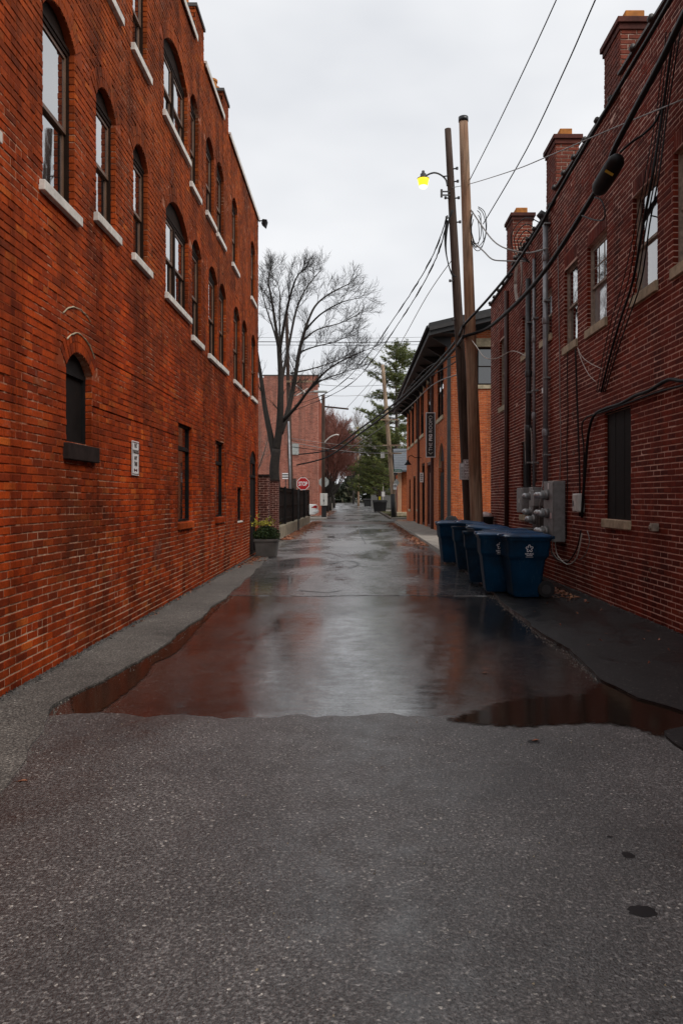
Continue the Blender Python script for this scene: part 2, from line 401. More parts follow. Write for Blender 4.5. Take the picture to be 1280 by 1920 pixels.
def spline(pts, k=5):
    P = [Vector(p) for p in pts]; out = []
    for i in range(len(P) - 1):
        p0 = P[max(i - 1, 0)]; p1 = P[i]; p2 = P[i + 1]; p3 = P[min(i + 2, len(P) - 1)]
        for j in range(k):
            t = j / k
            out.append(.5 * ((2 * p1) + (p2 - p0) * t + (2 * p0 - 5 * p1 + 4 * p2 - p3) * t * t + (3 * p1 - p0 - 3 * p2 + p3) * t ** 3))
    out.append(P[-1]); return out

# ------------------------------------------------------------------ brick walls
class Wall:
    "local frame: u along the wall, d depth into it, v up; N points out of the wall, U x Z = N"
    def __init__(self, O, U): self.O = Vector(O); self.U = Vector(U); self.N = self.U.cross(Vector((0, 0, 1))); self.rz = math.atan2(self.U.y, self.U.x)
    def T(self, u, d, v): return self.O + self.U * u - self.N * d + Vector((0, 0, v))
    def mb(self): return MB(self.T)
class Op:
    "an opening: u0..u1, v0..v1, arch rise, ring thickness of the arch or lintel above, reveal depth"
    def __init__(s, u0, u1, v0, v1, rise=0.0, ring=.0, depth=.2, back=None):
        s.u0, s.u1, s.v0, s.v1, s.rise, s.ring, s.depth, s.back = min(u0, u1), max(u0, u1), v0, v1, rise, ring, depth, back
        s.c = (s.u0 + s.u1) / 2; s.a = (s.u1 - s.u0) / 2; s.vs = v1 - rise
        if rise: s.R = (s.a ** 2 + rise ** 2) / (2 * rise); s.vc = v1 - s.R
    def half(s, v, out=0.0):
        if v < s.v0 or v > s.v1 + out: return None
        if not s.rise: return s.a
        if v <= s.vs: return s.a
        q = (s.R + out) ** 2 - (v - s.vc) ** 2
        return math.sqrt(q) if q > 0 else None
def intervals(L, ops, cuts, v, out):
    iv = [(0.0, L)]
    holes = []
    for o in ops:
        h = o.half(v, o.ring if out else 0.0)
        if h: holes.append((o.c - h, o.c + h))
    for (a, b, top) in cuts:
        if v > top: holes.append((a, b))
    for (a, b) in holes:
        nv = []
        for (p, q) in iv:
            if b <= p or a >= q: nv.append((p, q)); continue
            if a > p: nv.append((p, a))
            if b < q: nv.append((b, q))
        iv = nv
    return iv
def frustum(mb, u0, u1, v0, v1, d0, d1, ins, jit, rnd):
    j = lambda: rnd.uniform(-jit, jit)
    vs = [(u0, d0, v0), (u1, d0, v0), (u1, d0, v1), (u0, d0, v1),
          (u0 + ins + j(), d1 + j(), v0 + ins + j()), (u1 - ins + j(), d1 + j(), v0 + ins + j()), (u1 - ins + j(), d1 + j(), v1 - ins + j()), (u0 + ins + j(), d1 + j(), v1 - ins + j())]
    mb.add(vs, [(4, 5, 6, 7), (0, 1, 5, 4), (1, 2, 6, 5), (2, 3, 7, 6), (3, 0, 4, 7)])
def brick_face(thing, wl, L, H, ops, cuts=(), mat='brick_left', mortar='mortar_left', bl=.203, bh=.0567, joint=.011, header=7, singles=300, jit=.0016, proud=.009, seed=1, wallname='wall', corner=True, urange=None):
    rnd = random.Random(seed)
    ch = bh + joint; ins = .0035
    field = MB(wl.T); back = MB(wl.T); cand = []
    nc = int(math.ceil(H / ch)); wav = [rnd.uniform(0, 6.28) for _ in range(4)]
    def wob(u): return .004 * math.sin(u * .7 + wav[0]) + .003 * math.sin(u * 1.9 + wav[1])
    for i in range(nc):
        v0 = i * ch; v1 = min(v0 + ch, H)
        for s in range(4):                                   # mortar bed behind the bricks
            a = v0 + (v1 - v0) * s / 4; b = v0 + (v1 - v0) * (s + 1) / 4
            arch = any(o.rise and o.vs - ch < (a + b) / 2 < o.v1 + ch for o in ops)
            if not arch:
                if s: continue
                a, b = v0, v1
            for (p, q) in intervals(L, ops, cuts, (a + b) / 2, False):
                back.add([(p, 0, a), (q, 0, a), (q, 0, b), (p, 0, b)], [(0, 1, 2, 3)])
        hd = header and i % header == header - 1
        ln = (bl - joint) / 2 if hd else bl
        off = ((ln + joint) / 2 if i % 2 else 0) + rnd.uniform(-.012, .012)
        for (p, q) in intervals(L, ops, cuts, v0 + ch / 2, True):
            u = math.floor((p - off) / (ln + joint)) * (ln + joint) + off
            while u < q:
                a = max(u, p + (.0 if u < p else 0)); b = min(u + ln + rnd.uniform(-.003, .003), q)
                full = a == u and b < q
                u += ln + joint
                if b - a < .025: continue
                w_ = wob((a + b) / 2); z0 = v0 + joint / 2 + w_; z1 = z0 + bh + rnd.uniform(-.001, .001)
                out = -(proud + rnd.uniform(-.0025, .0035))
                if full and not hd: cand.append((a, b, z0, z1, out))
                else: frustum(field, a, b, z0, z1, .002, out, ins, jit, rnd)
    # the bricks that show largest are single objects
    def score(c):
        P = wl.T((c[0] + c[1]) / 2, 0, c[2])
        if P.y < 1: return -1
        x = VX + P.x / P.y * F; y = VY - (P.z - EYE) / P.y * F
        return 1 / P.y if -10 < x < 1290 and -10 < y < 1930 else -1
    cand.sort(key=score, reverse=True)
    if singles:
        vars_ = []
        for k in range(5):
            m = MB(); frustum(m, -bl / 2, bl / 2, -bh / 2, bh / 2, .002, -proud, ins, jit, rnd)
            me = bpy.data.meshes.new('brick'); me.from_pydata([tuple(p) for p in m.v], [], m.f); me.materials.append(M[mat]); vars_.append(me)
        wp = wloc(thing)
        for c in cand[:singles]:
            o = bpy.data.objects.new('brick', rnd.choice(vars_)); C.objects.link(o); o.parent = thing
            o.location = wl.T((c[0] + c[1]) / 2, -(-c[4] - proud) if False else (c[4] + proud), (c[2] + c[3]) / 2) - wp
            o.rotation_euler = (0, rnd.uniform(-.006, .006), wl.rz)
            o.scale = ((c[1] - c[0]) / bl, 1, (c[3] - c[2]) / bh)
    for c in cand[singles:]: frustum(field, c[0], c[1], c[2], c[3], .002, c[4], ins, jit, rnd)
    # arch rings, lintels and reveals
    for o in ops:
        d = o.depth
        if o.ring:
            if o.rise:
                Rm = o.R + o.ring / 2; t1 = math.asin(min(1, o.a / o.R)); n = max(5, int(2 * t1 * Rm / .07)); rows = 2 if o.ring > .15 else 1
                for r_ in range(rows):
                    ra = o.R + o.ring * r_ / rows + .004; rb = o.R + o.ring * (r_ + 1) / rows - .004
                    for k in range(n):
                        g = .006 / Rm
                        A = -t1 + 2 * t1 * k / n + g; B = -t1 + 2 * t1 * (k + 1) / n - g
                        q = lambda r, t, dd: (o.c + r * math.sin(t), dd, o.vc + r * math.cos(t))
                        e = -(proud + .001 + rnd.uniform(0, .004))
                        field.add([q(ra, A, .002), q(ra, B, .002), q(rb, B, .002), q(rb, A, .002), q(ra, A, e), q(ra, B, e), q(rb, B, e), q(rb, A, e)],
                                  [(4, 5, 6, 7), (0, 1, 5, 4), (1, 2, 6, 5), (2, 3, 7, 6), (3, 0, 4, 7)])
            else:
                n = int((o.u1 - o.u0) / .068); du = (o.u1 - o.u0) / n
                for k in range(n):
                    frustum(field, o.u0 + k * du + .005, o.u0 + (k + 1) * du - .005, o.v1 + .004, o.v1 + o.ring - .006, .002, -(proud + rnd.uniform(-.001, .003)), ins, jit, rnd)
        prof = [(o.u0, o.v0), (o.u0, o.vs)]
        if o.rise:
            t1 = math.asin(min(1, o.a / o.R))
            prof += [(o.c + o.R * math.sin(-t1 + 2 * t1 * k / 12), o.vc + o.R * math.cos(-t1 + 2 * t1 * k / 12)) for k in range(1, 12)]
        prof += [(o.u1, o.vs), (o.u1, o.v0)]
        for k in range(len(prof)):
            a = prof[k]; b = prof[(k + 1) % len(prof)]
            back.add([(a[0], 0, a[1]), (b[0], 0, b[1]), (b[0], d, b[1]), (a[0], d, a[1])], [(0, 1, 2, 3)])
        # jamb bricks inside the reveal
        for sgn, uu in ((1, o.u0), (-1, o.u1)):
            v = math.floor(o.v0 / ch) * ch; k = 0
            while v < o.vs - .02:
                a = max(v + joint / 2, o.v0); b = min(v + joint / 2 + bh, o.vs)
                if b - a > .02:
                    for (e0, e1) in (((-.002, .095), (.106, d)) if k % 2 else ((-.002, d),)):
                        if e1 - e0 > .03:
                            x0 = uu; x1 = uu + sgn * .006
                            field.add([(x0, e0, a), (x0, e1, a), (x0, e1, b), (x0, e0, b), (x1, e0 + .002, a + .003), (x1, e1, a + .003), (x1, e1, b - .003), (x1, e0 + .002, b - .003)],
                                      [(4, 5, 6, 7), (0, 1, 5, 4), (1, 2, 6, 5), (2, 3, 7, 6), (3, 0, 4, 7)])
                v += ch; k += 1
    back.build(wallname, mortar, thing)
    stuff(field.build('brickwork', mat, thing))

def bar(mb, u0, u1, v0, v1, d0, d1): mb.box((u0, d0, v0), (u1, d1, v1))
def frame_rect(mb, u0, u1, v0, v1, t, d0, d1):
    bar(mb, u0, u1, v0, v0 + t, d0, d1); bar(mb, u0, u1, v1 - t, v1, d0, d1)
    bar(mb, u0, u0 + t, v0 + t, v1 - t, d0 + .0005, d1); bar(mb, u1 - t, u1, v0 + t, v1 - t, d0 + .0005, d1)
def sash_window(thing, wl, o, frame='frame_brown', glass='glass_coated', sill='stone_white', silldim=(.07, .075, .05), double=False, muntin=None, edge='frame_edge', dw=.0, sillmat=True, meet=.5, lower_glass=None, mull=.0):
    d = o.depth - .075 + dw
    m = wl.mb()
    top = o.vs
    frame_rect(m, o.u0, o.u1, o.v0, top, .045, d, d + .075)
    if o.rise:                                             # panel filling the arch
        t1 = math.asin(min(1, o.a / o.R)); poly = [(o.u0, top), (o.u1, top)] + [(o.c + o.R * math.sin(t1 - 2 * t1 * k / 14), o.vc + o.R * math.cos(t1 - 2 * t1 * k / 14)) for k in range(1, 14)]
        m.prism(poly, d + .012, d + .05, 'y')
        bar(m, o.u0, o.u1, top - .002, top + .035, d - .008, d + .06)
    win = m.build('window', frame, thing)
    cols = [(o.u0 + .045, o.u1 - .045)]
    if double:
        c = o.c; cols = [(o.u0 + .045, c - .045), (c + .045, o.u1 - .045)]
        mm = wl.mb(); bar(mm, c - .044, c + .044, o.v0 + .045, top - .045, d - .004, d + .07); mm.build('mullion', frame, win)
    v0 = o.v0 + .045; v1 = top - .045; vm = v0 + (v1 - v0) * meet
    for (a, b) in cols:
        for (p, q, dd, g) in ((v0, vm + .02, d + .035, lower_glass or glass), (vm - .02, v1, d + .015, glass)):
            s = wl.mb(); frame_rect(s, a + .001, b - .001, p + .001, q - .001, .036, dd, dd + .03); s.build('sash', edge if edge else frame, win)
            g_ = wl.mb(); bar(g_, a + .034, b - .034, p + .034, q - .034, dd + .012, dd + .018); g_.build('pane', g, win)
            if muntin and p > v0:
                k = wl.mb(); nx, ny = muntin
                for i in range(1, nx): x = a + .036 + (b - a - .072) * i / nx; bar(k, x - .009, x + .009, p + .036, q - .036, dd + .006, dd + .0119)
                for i in range(1, ny): y = p + .036 + (q - p - .072) * i / ny; bar(k, a + .036, b - .036, y - .009, y + .009, dd + .0055, dd + .0118)
                k.build('muntin', edge, win)
    bk = wl.mb(); bar(bk, o.u0, o.u1, o.v0, o.v1, d + .09, d + .10); bk.build('dark_room', 'interior', win)
    if sill:
        ov, th, pr = silldim
        s = wl.mb(); bar(s, o.u0 - ov, o.u1 + ov, o.v0 - th, o.v0 + .004, -pr, d + .02); s.build('sill', sill, win, bevel=.006)
    return win

# ================================================================== THE SETTING: ground, roads, pavements
def gz(Y):                                    # the alley climbs gently beyond the cross street
    if Y < 80: return 0.0
    if Y < 110: return .000215 * (Y - 80) ** 2
    if Y < 150: return .1935 + .0129 * (Y - 110)
    return .71
def sheet(name, rows, z, mat, skirt=0.0):
    "rows: (Y, [x0 .. xn]) strips across the alley"
    mb = MB(); n = len(rows[0][1]); vs = []; fs = []
    for (Y, xs) in rows:
        for x in xs: vs.append((x, Y, gz(Y) + z))
    for i in range(len(rows) - 1):
        for k in range(n - 1): fs.append((i * n + k, i * n + k + 1, (i + 1) * n + k + 1, (i + 1) * n + k))
    if skirt:
        b = len(vs); m = len(rows)
        loop = [i * n for i in range(m)][::-1] + [k for k in range(1, n)] + [i * n + n - 1 for i in range(1, m)] + [(m - 1) * n + k for k in range(n - 2, 0, -1)]
        for q, i in enumerate(loop): x, y, zz = vs[i]; vs.append((x, y, zz - skirt))
        for q in range(len(loop)): q2 = (q + 1) % len(loop); fs.append((loop[q], loop[q2], b + q2, b + q))
    mb.add(vs, fs)
    return struct(mb.build(name, mat))
simple('ground_dirt', (.075, .062, .045), .95, var=.5, scale=1.5, bmp=.4, bscale=8)
YS = [-14, 0, 30, 60, 80, 85, 90, 95, 100, 105, 110, 120, 130, 140, 150, 165]
sheet('ground', [(y, [-1500, -60, 60, 1500]) for y in [-1400] + YS + [220, 1600]], -.05, 'ground_dirt')
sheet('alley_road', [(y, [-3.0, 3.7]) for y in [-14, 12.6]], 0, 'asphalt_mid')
rr = random.Random(3)
def lerp_list(L, y):
    for (a, b) in zip(L, L[1:]):
        if a[0] <= y <= b[0]: t = (y - a[0]) / (b[0] - a[0]); return a[1] + (b[1] - a[1]) * t
    return L[0][1] if y < L[0][0] else L[-1][1]
# newer asphalt beyond the seam, with a ragged front edge
xs = [-3.0 + 6.7 * k / 40 for k in range(41)]
mb = MB(); front = [12.28 + .05 * math.sin(x * 2.3) + rr.uniform(-.035, .035) for x in xs]
vs = [(x, y, .007) for x, y in zip(xs, front)] + [(x, y - .004, -.01) for x, y in zip(xs, front)]
fs = [(k, k + 1, 41 + k + 1, 41 + k) for k in range(40)]
ys2 = [14, 20, 30, 45]
for y in ys2: vs += [(x, y, .007) for x in xs]
for k in range(40):
    fs.append((k, k + 1, 82 + k + 1, 82 + k))
    for i in range(len(ys2) - 1): a = 82 + i * 41 + k; fs.append((a, a + 1, a + 42, a + 41))
mb.add(vs, fs); struct(mb.build('alley_road', 'asphalt_far'))
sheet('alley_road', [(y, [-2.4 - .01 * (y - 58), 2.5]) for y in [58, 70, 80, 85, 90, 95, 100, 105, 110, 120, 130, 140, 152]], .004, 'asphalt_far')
sheet('cross_street', [(45, [-70, 70]), (58, [-70, 70])], 0, 'asphalt_far')
sheet('crosswalk', [(46.5, [-2.7, 3.2]), (51.5, [-2.7, 3.2])], .006, 'brick_pavers')
# the old coarse apron nearest the camera
xs = [-2.66 + 6.2 * k / 70 for k in range(71)]
edge = [5.46 + .035 * math.sin(x * 3.1 + 1) + .022 * math.sin(x * 9.7) + rr.uniform(-.04, .04) + (.05 if x > 1.2 else 0) for x in xs]
mb = MB(); n = len(xs)
vs = [(x, -14, .014) for x in xs] + [(x, 5.2, .014) for x in xs] + [(x, y, .010) for x, y in zip(xs, edge)] + [(x, y + .012, -.004) for x, y in zip(xs, edge)]
fs = []
for i in range(3):
    for k in range(n - 1): a = i * n + k; fs.append((a, a + 1, a + n + 1, a + n))
mb.add(vs, fs); struct(mb.build('alley_apron', 'asphalt_near'))
# footway strip along the left building
LE = [(-14, -1.70), (2.5, -1.72), (3.9, -1.78), (4.7, -1.92), (5.2, -2.00), (5.7, -2.17), (6.1, -2.16), (6.6, -2.05), (7.3, -1.96), (9.1, -1.93), (12.4, -1.95), (16, -2.03), (20.4, -2.18), (24, -2.28), (27.5, -2.45)]
rows = []; y = -14
while y < 27.4:
    e = lerp_list(LE, y) + (.02 * math.sin(y * 3.3) + rr.uniform(-.012, .012) if y > 1 else 0)
    rows.append((y, [-2.72, -2.4, e])); y += (.13 if y > 2 else 1.0)
sheet('footway', rows, .018, 'asphalt_left', .04)
# black asphalt strip on the right where the bins stand
RE = [(-14, 1.95), (4.2, 1.95), (4.67, 1.92), (5.0, 1.90), (5.12, 2.05), (5.25, 2.32), (5.45, 2.30), (5.85, 2.10), (6.5, 2.02), (7.9, 2.08), (9.1, 2.05), (11.5, 2.11), (14.4, 2.24), (17.2, 2.27), (19.9, 2.30)]
rows = []; y = -14
while y < 19.9:
    e = lerp_list(RE, y) + (.018 * math.sin(y * 2.7) + rr.uniform(-.01, .01) if y > 1 else 0)
    rows.append((y, [e, e + .3, 3.62])); y += (.12 if y > 2 else 1.0)
sheet('bin_strip', rows, .032, 'asphalt_strip', .06)
# concrete pavement with a kerb in front of the brick hall
o = sheet('pavement', [(y, [lerp_list([(19.9, 2.30), (30, 2.36), (50, 2.48)], y) + .16, 3.8]) for y in (19.9, 24, 28, 32, 36, 40, 44, 48, 50)], .085, 'concrete', .1)
mb = MB()
for k in range(10):                                             # kerb stones
    y0 = 19.9 + k * 3.0 + .01; y1 = min(50, y0 + 2.98)
    x0 = lerp_list([(19.9, 2.30), (30, 2.36), (50, 2.48)], y0); x1 = lerp_list([(19.9, 2.30), (30, 2.36), (50, 2.48)], y1)
    mb = MB(); mb.add([(x0, y0, -.02), (x0 + .155, y0, -.02), (x1 + .155, y1, -.02), (x1, y1, -.02), (x0 + .015, y0, .10), (x0 + .155, y0, .10), (x1 + .155, y1, .10), (x1 + .015, y1, .10)],
           [(0, 3, 2, 1), (4, 5, 6, 7), (0, 1, 5, 4), (1, 2, 6, 5), (2, 3, 7, 6), (3, 0, 4, 7)]); mb.build('kerb_stone', 'concrete', o, bevel=.012)
sheet('street_corner', [(56.5, [-30, -2.05]), (60, [-30, -2.1]), (78, [-30, -2.6])], .11, 'concrete', .12)
sheet('street_corner', [(58.5, [2.75, 40]), (92, [2.75, 40])], .10, 'concrete', .11)
# water standing in the low spots
def puddle(name, pts, z, margin):
    P = [at(x, y, EYE * F / (y - VY)) for x, y in pts]
    P = [Vector((p.x, p.y)) for p in spline([(p.x, p.y, 0) for p in P] + [(P[0].x, P[0].y, 0)], 4)[:-1]]
    n = len(P); g = .03; x0 = min(p.x for p in P) - .1; x1 = max(p.x for p in P) + .1; y0 = min(p.y for p in P) - .1; y1 = max(p.y for p in P) + .1
    def sd2(x, y):
        ins = False; d = 9.0
        for i in range(n):
            a, b = P[i], P[(i + 1) % n]
            if (a.y > y) != (b.y > y) and x < (b.x - a.x) * (y - a.y) / (b.y - a.y) + a.x: ins = not ins
            ab = b - a; L2 = ab.length_squared or 1e-9; t = max(0, min(1, ((x - a.x) * ab.x + (y - a.y) * ab.y) / L2)); d = min(d, math.hypot(x - a.x - ab.x * t, y - a.y - ab.y * t))
        return d if ins else -d
    nx = int((x1 - x0) / g) + 1; ny = int((y1 - y0) / g) + 1
    D = {(i, j): sd2(x0 + i * g, y0 + j * g) for i in range(nx + 1) for j in range(ny + 1)}
    idx = {}; vs = []; dv = []; fs = []
    def vid(i, j):
        if (i, j) not in idx: idx[(i, j)] = len(vs); vs.append((x0 + i * g, y0 + j * g, z)); dv.append(max(0.0, min(1.0, .5 + D[(i, j)] / (2 * margin))))
        return idx[(i, j)]
    for i in range(nx):
        for j in range(ny):
            if max(D[(i, j)], D[(i + 1, j)], D[(i, j + 1)], D[(i + 1, j + 1)]) > -margin: fs.append((vid(i, j), vid(i + 1, j), vid(i + 1, j + 1), vid(i, j + 1)))
    mb = MB(); mb.add(vs, fs); o = mb.build(name, 'puddle_water'); at_ = o.data.attributes.new('depth', 'FLOAT', 'POINT')
    at_.data.foreach_set('value', dv)
    return struct(o)
puddle('puddle', [(128, 1292), (140, 1337), (160, 1344), (185, 1336), (235, 1300), (272, 1268), (290, 1243), (330, 1224), (372, 1178), (408, 1140), (436, 1116), (424, 1118), (352, 1168), (270, 1232), (215, 1268), (170, 1285)], .0045, .035)
puddle('puddle', [(842, 1356), (905, 1333), (960, 1318), (1040, 1309), (1098, 1304), (1128, 1286), (1165, 1298), (1210, 1318), (1275, 1338), (1310, 1352), (1312, 1372), (1270, 1378), (1236, 1384), (1190, 1369), (1120, 1360), (1040, 1363), (960, 1366), (900, 1362)], .0165, .10)
for (x, y, a, b, s) in [(1203, 1716, .052, .045, 1), (1177, 1610, .026, .032, 2), (1000, 1395, .040, .035, 3), (1142, 1575, .012, .012, 4)]:
    p = at(x, y, EYE * F / (y - VY)); q = random.Random(s)
    mb = MB(); mb.add([(p.x + a * math.cos(t * .314) * q.uniform(.85, 1.1), p.y + b * math.sin(t * .314) * q.uniform(.85, 1.1), .0152) for t in range(20)], [tuple(range(20))])
    struct(mb.build('oil_spot', 'sign_black'))
# cracks sealed with tar in the far paving
def seam(pts, wd, z=.0112):
    P = spline([at(x, y, EYE * F / (y - VY)) for x, y in pts], 5); q = random.Random(len(pts)); vs = []; fs = []
    for i, p in enumerate(P):
        t = (P[min(i + 1, len(P) - 1)] - P[max(0, i - 1)]).normalized(); nn = Vector((-t.y, t.x, 0)); ww = wd * q.uniform(.5, 1.2)
        vs += [(p.x + nn.x * ww, p.y + nn.y * ww, z), (p.x - nn.x * ww, p.y - nn.y * ww, z)]
    mb = MB(); mb.add(vs, [(2 * i, 2 * i + 1, 2 * i + 3, 2 * i + 2) for i in range(len(P) - 1)]); struct(mb.build('tar_seam', 'sign_black'))
seam([(672, 985), (674, 1000), (680, 1010), (685, 1021)], .03)
seam([(700, 1022), (760, 1021), (800, 1021)], .05)
seam([(560, 1108), (610, 1112), (640, 1108)], .03)
seam([(620, 1058), (650, 1052), (672, 1058), (655, 1066)], .05)

# ================================================================== THE BIG BRICK BUILDING ON THE LEFT
lb = empty('brick_building', (-2.65, 10, 0), 'long three-storey orange-red brick building with arched windows and white sills', 'building')
lw = Wall((-2.65, -2, 0), (0, 1, 0))
def U(y): return y + 2
L2 = [(6.76, 7.54, 4.18, 5.90), (8.16, 8.83, 4.41, 5.84), (9.53, 10.20, 4.42, 5.86), (11.17, 12.68, 4.38, 5.87), (12.97, 13.74, 4.15, 5.82), (14.44, 15.35, 4.12, 5.82), (15.57, 16.40, 4.13, 5.80), (17.43, 18.35, 4.10, 5.80), (18.75, 19.60, 4.10, 5.79), (20.39, 21.30, 4.12, 5.78)]
L3 = [(8.22, 8.92, 6.92, 8.3), (9.50, 10.17, 6.90, 8.3), (11.05, 12.62, 6.87, 8.17), (12.84, 13.5, 6.59, 8.15), (14.2, 15.0, 6.62, 8.08), (15.3, 16.1, 6.60, 8.10), (17.2, 18.0, 6.59, 8.12), (20.3, 21.15, 6.65, 8.18)]
ops = []
for i, (a, b, s, t) in enumerate(L2): ops.append(Op(U(a), U(b), s, t, .30 if i == 3 else .20, .20, .125))
for i, (a, b, s, t) in enumerate(L3): ops.append(Op(U(a), U(b), s, t, .30 if i == 2 else .20, .20, .125))
for (a, b, s, t) in [(3.6, 4.4, 4.2, 5.9), (5.1, 5.8, 4.2, 5.9)]: ops.append(Op(U(a), U(b), s, t, .2, .2, .15))
nup = len(ops)
g1 = Op(U(7.31), U(8.03), 2.01, 2.90, .17, .20, .12); g2 = Op(U(11.95), U(12.97), 1.13, 2.67, 0, 0, .105); g3 = Op(U(15.16), U(16.15), 1.13, 2.63, 0, 0, .105)
g4 = Op(U(17.98), U(18.75), .98, 1.78, 0, 0, .105); g5 = Op(U(20.1), U(21.4), .05, 2.74, .25, .2, .07)
ops += [g1, g2, g3, g4, g5]
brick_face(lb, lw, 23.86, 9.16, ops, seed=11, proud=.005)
for i, o in enumerate(ops[:nup]): sash_window(lb, lw, o, double=(i in (3, 12)), silldim=(.08, .085, .055))
def dark_window(wl, o, thing, sill, transom=None, silldim=(.05, .12, .06), glass='glass_dim'):
    m = wl.mb(); d = o.depth - .06
    frame_rect(m, o.u0, o.u1, o.v0, o.vs, .05, d, d + .06)
    if o.rise:
        t1 = math.asin(min(1, o.a / o.R)); m.prism([(o.u0, o.vs), (o.u1, o.vs)] + [(o.c + o.R * math.sin(t1 - 2 * t1 * k / 14), o.vc + o.R * math.cos(t1 - 2 * t1 * k / 14)) for k in range(1, 14)], d + .01, d + .05, 'y')
    if transom: bar(m, o.u0 + .05, o.u1 - .05, transom - .03, transom + .03, d - .01, d + .05)
    win = m.build('window', 'frame_black', thing)
    for (p, q) in (((o.v0 + .05, transom - .03), (transom + .03, o.vs - .05)) if transom else ((o.v0 + .05, o.vs - .05),)):
        g = wl.mb(); bar(g, o.u0 + .048, o.u1 - .048, p, q, d + .03, d + .036); g.build('pane', glass, win)
    b = wl.mb(); bar(b, o.u0, o.u1, o.v0, o.v1, d + .07, d + .08); b.build('dark_room', 'interior', win)
    if sill:
        ov, th, pr = silldim
        s = wl.mb(); bar(s, o.u0 - ov, o.u1 + ov, o.v0 - th, o.v0 + .004, -pr, d + .01); s.build('sill', sill, win, bevel=.008)
    return win
dark_window(lw, g1, lb, 'stone_dark', None, (.075, .15, .06), glass='board_dark')
dark_window(lw, g2, lb, 'brick_left', 2.28, (.03, .10, .04)); dark_window(lw, g3, lb, 'brick_left', 2.2, (.03, .10, .04)); dark_window(lw, g4, lb, 'stone_white', None, (.0, .03, .02))
m = lw.mb(); frame_rect(m, g5.u0, g5.u1, g5.v0, g5.vs, .07, .02, .1); bar(m, g5.u0 + .07, g5.u1 - .07, 2.05, 2.12, .015, .09); m.prism([(g5.u0, g5.vs), (g5.u1, g5.vs)] + [(g5.c + g5.R * math.sin(t), g5.vc + g5.R * math.cos(t)) for t in [math.asin(g5.a / g5.R) * (1 - k / 7) for k in range(1, 14)]], .03, .08, 'y')
dr = m.build('door', 'frame_black', lb)
m = lw.mb(); bar(m, g5.u0 + .07, g5.u1 - .07, .05, 2.05, .05, .085); m.build('door_leaf', 'board_dark', dr)
m = lw.mb(); bar(m, g5.u0 + .07, g5.u1 - .07, 2.12, g5.vs - .07, .06, .065); m.build('transom_pane', 'glass', dr)
m = lw.mb(); m.tube([(g5.u0 + .2, .03, .95), (g5.u0 + .2, .03, 1.2)], .012); m.build('handle', 'metal_grey', dr)
# scars of pale mortar where an older, taller arch was closed above the low window
for (rr_, a0, a1) in ((.62, -.62, .72), (.86, -.56, .34)):
    m = lw.mb(); P = [(g1.c + rr_ * math.sin(a0 + (a1 - a0) * k / 14), -.012, 2.46 + (rr_ * math.cos(a0 + (a1 - a0) * k / 14)) + rr.uniform(-.006, .006)) for k in range(15)]
    m.tube(P, [.007 + rr.uniform(-.003, .003) for _ in P], 5); m.build('mortar_scar', 'stone_lime', lb)
# body, parapet, coping, chimneys
m = MB(); m.box((-14, -2, -.05), (-2.97, 21.84, 8.9)); m.build('building_core', 'interior', lb)
m = MB(); m.box((-3.0, -2, 8.4), (-2.66, 21.85, 9.155)); m.build('parapet', 'mortar_left', lb)
m = MB(); m.box((-14, 21.60, 0), (-2.652, 21.858, 9.15)); m.build('end_wall', 'brick_left', lb)
for (a, b) in ((-2, 13.25), (14.0, 16.0), (16.72, 21.9)):
    m = MB(); m.box((-3.05, a, 9.16), (-2.60, b, 9.20)); m.box((-2.614, a, 9.10), (-2.60, b, 9.16)); m.build('coping', 'stone_white', lb)
for (a, b) in ((13.27, 13.98), (16.02, 16.70)):
    m = MB(); m.box((-3.1, a, 9.12), (-2.66, b, 9.70)); ch = m.build('chimney', 'mortar_left', lb)
    brick_face(ch, Wall((-2.655, a, 9.0), (0, 1, 0)), b - a, .70, [], mat='brick_left', singles=0, seed=int(a * 10))
    brick_face(ch, Wall((-3.1, a, 9.12), (1, 0, 0)), .445, .58, [], mat='brick_left', singles=0, seed=int(b * 10))
    m = MB(); m.box((-3.13, a - .03, 9.70), (-2.62, b + .03, 9.755)); m.build('cap', 'coping_dark', ch)
    for q in (.16, .46):
        m = MB(); m.rings([[(-2.9 + r * math.cos(t * math.pi / 6), a + q + r * math.sin(t * math.pi / 6), z) for t in range(12)] for r, z in ((.11, 9.755), (.10, 9.95), (.115, 9.96), (.115, 10.0), (.085, 10.0), (.085, 9.9))], cap=False); m.build('chimney_pot', 'copper_pot', ch)
# flood lamp at the parapet corner
fl = empty('flood_lamp', (-2.62, 21.6, 9.0), 'black flood lamp on a bracket at the parapet corner of the long brick building', 'lamp')
m = MB(); m.tube([(-2.64, 21.65, 9.05), (-2.5, 21.65, 9.06), (-2.42, 21.65, 9.02)], .018); m.build('bracket', 'metal_dark', fl)
m = MB(); m.add([(-2.50, 21.56, 9.08), (-2.50, 21.74, 9.08), (-2.53, 21.74, 8.96), (-2.53, 21.56, 8.96), (-2.37, 21.52, 9.05), (-2.37, 21.78, 9.05), (-2.42, 21.78, 8.87), (-2.42, 21.52, 8.87)], [(0, 1, 2, 3), (4, 7, 6, 5), (0, 4, 5, 1), (1, 5, 6, 2), (2, 6, 7, 3), (3, 7, 4, 0)]); m.build('lamp_head', 'frame_black', fl, bevel=.01)

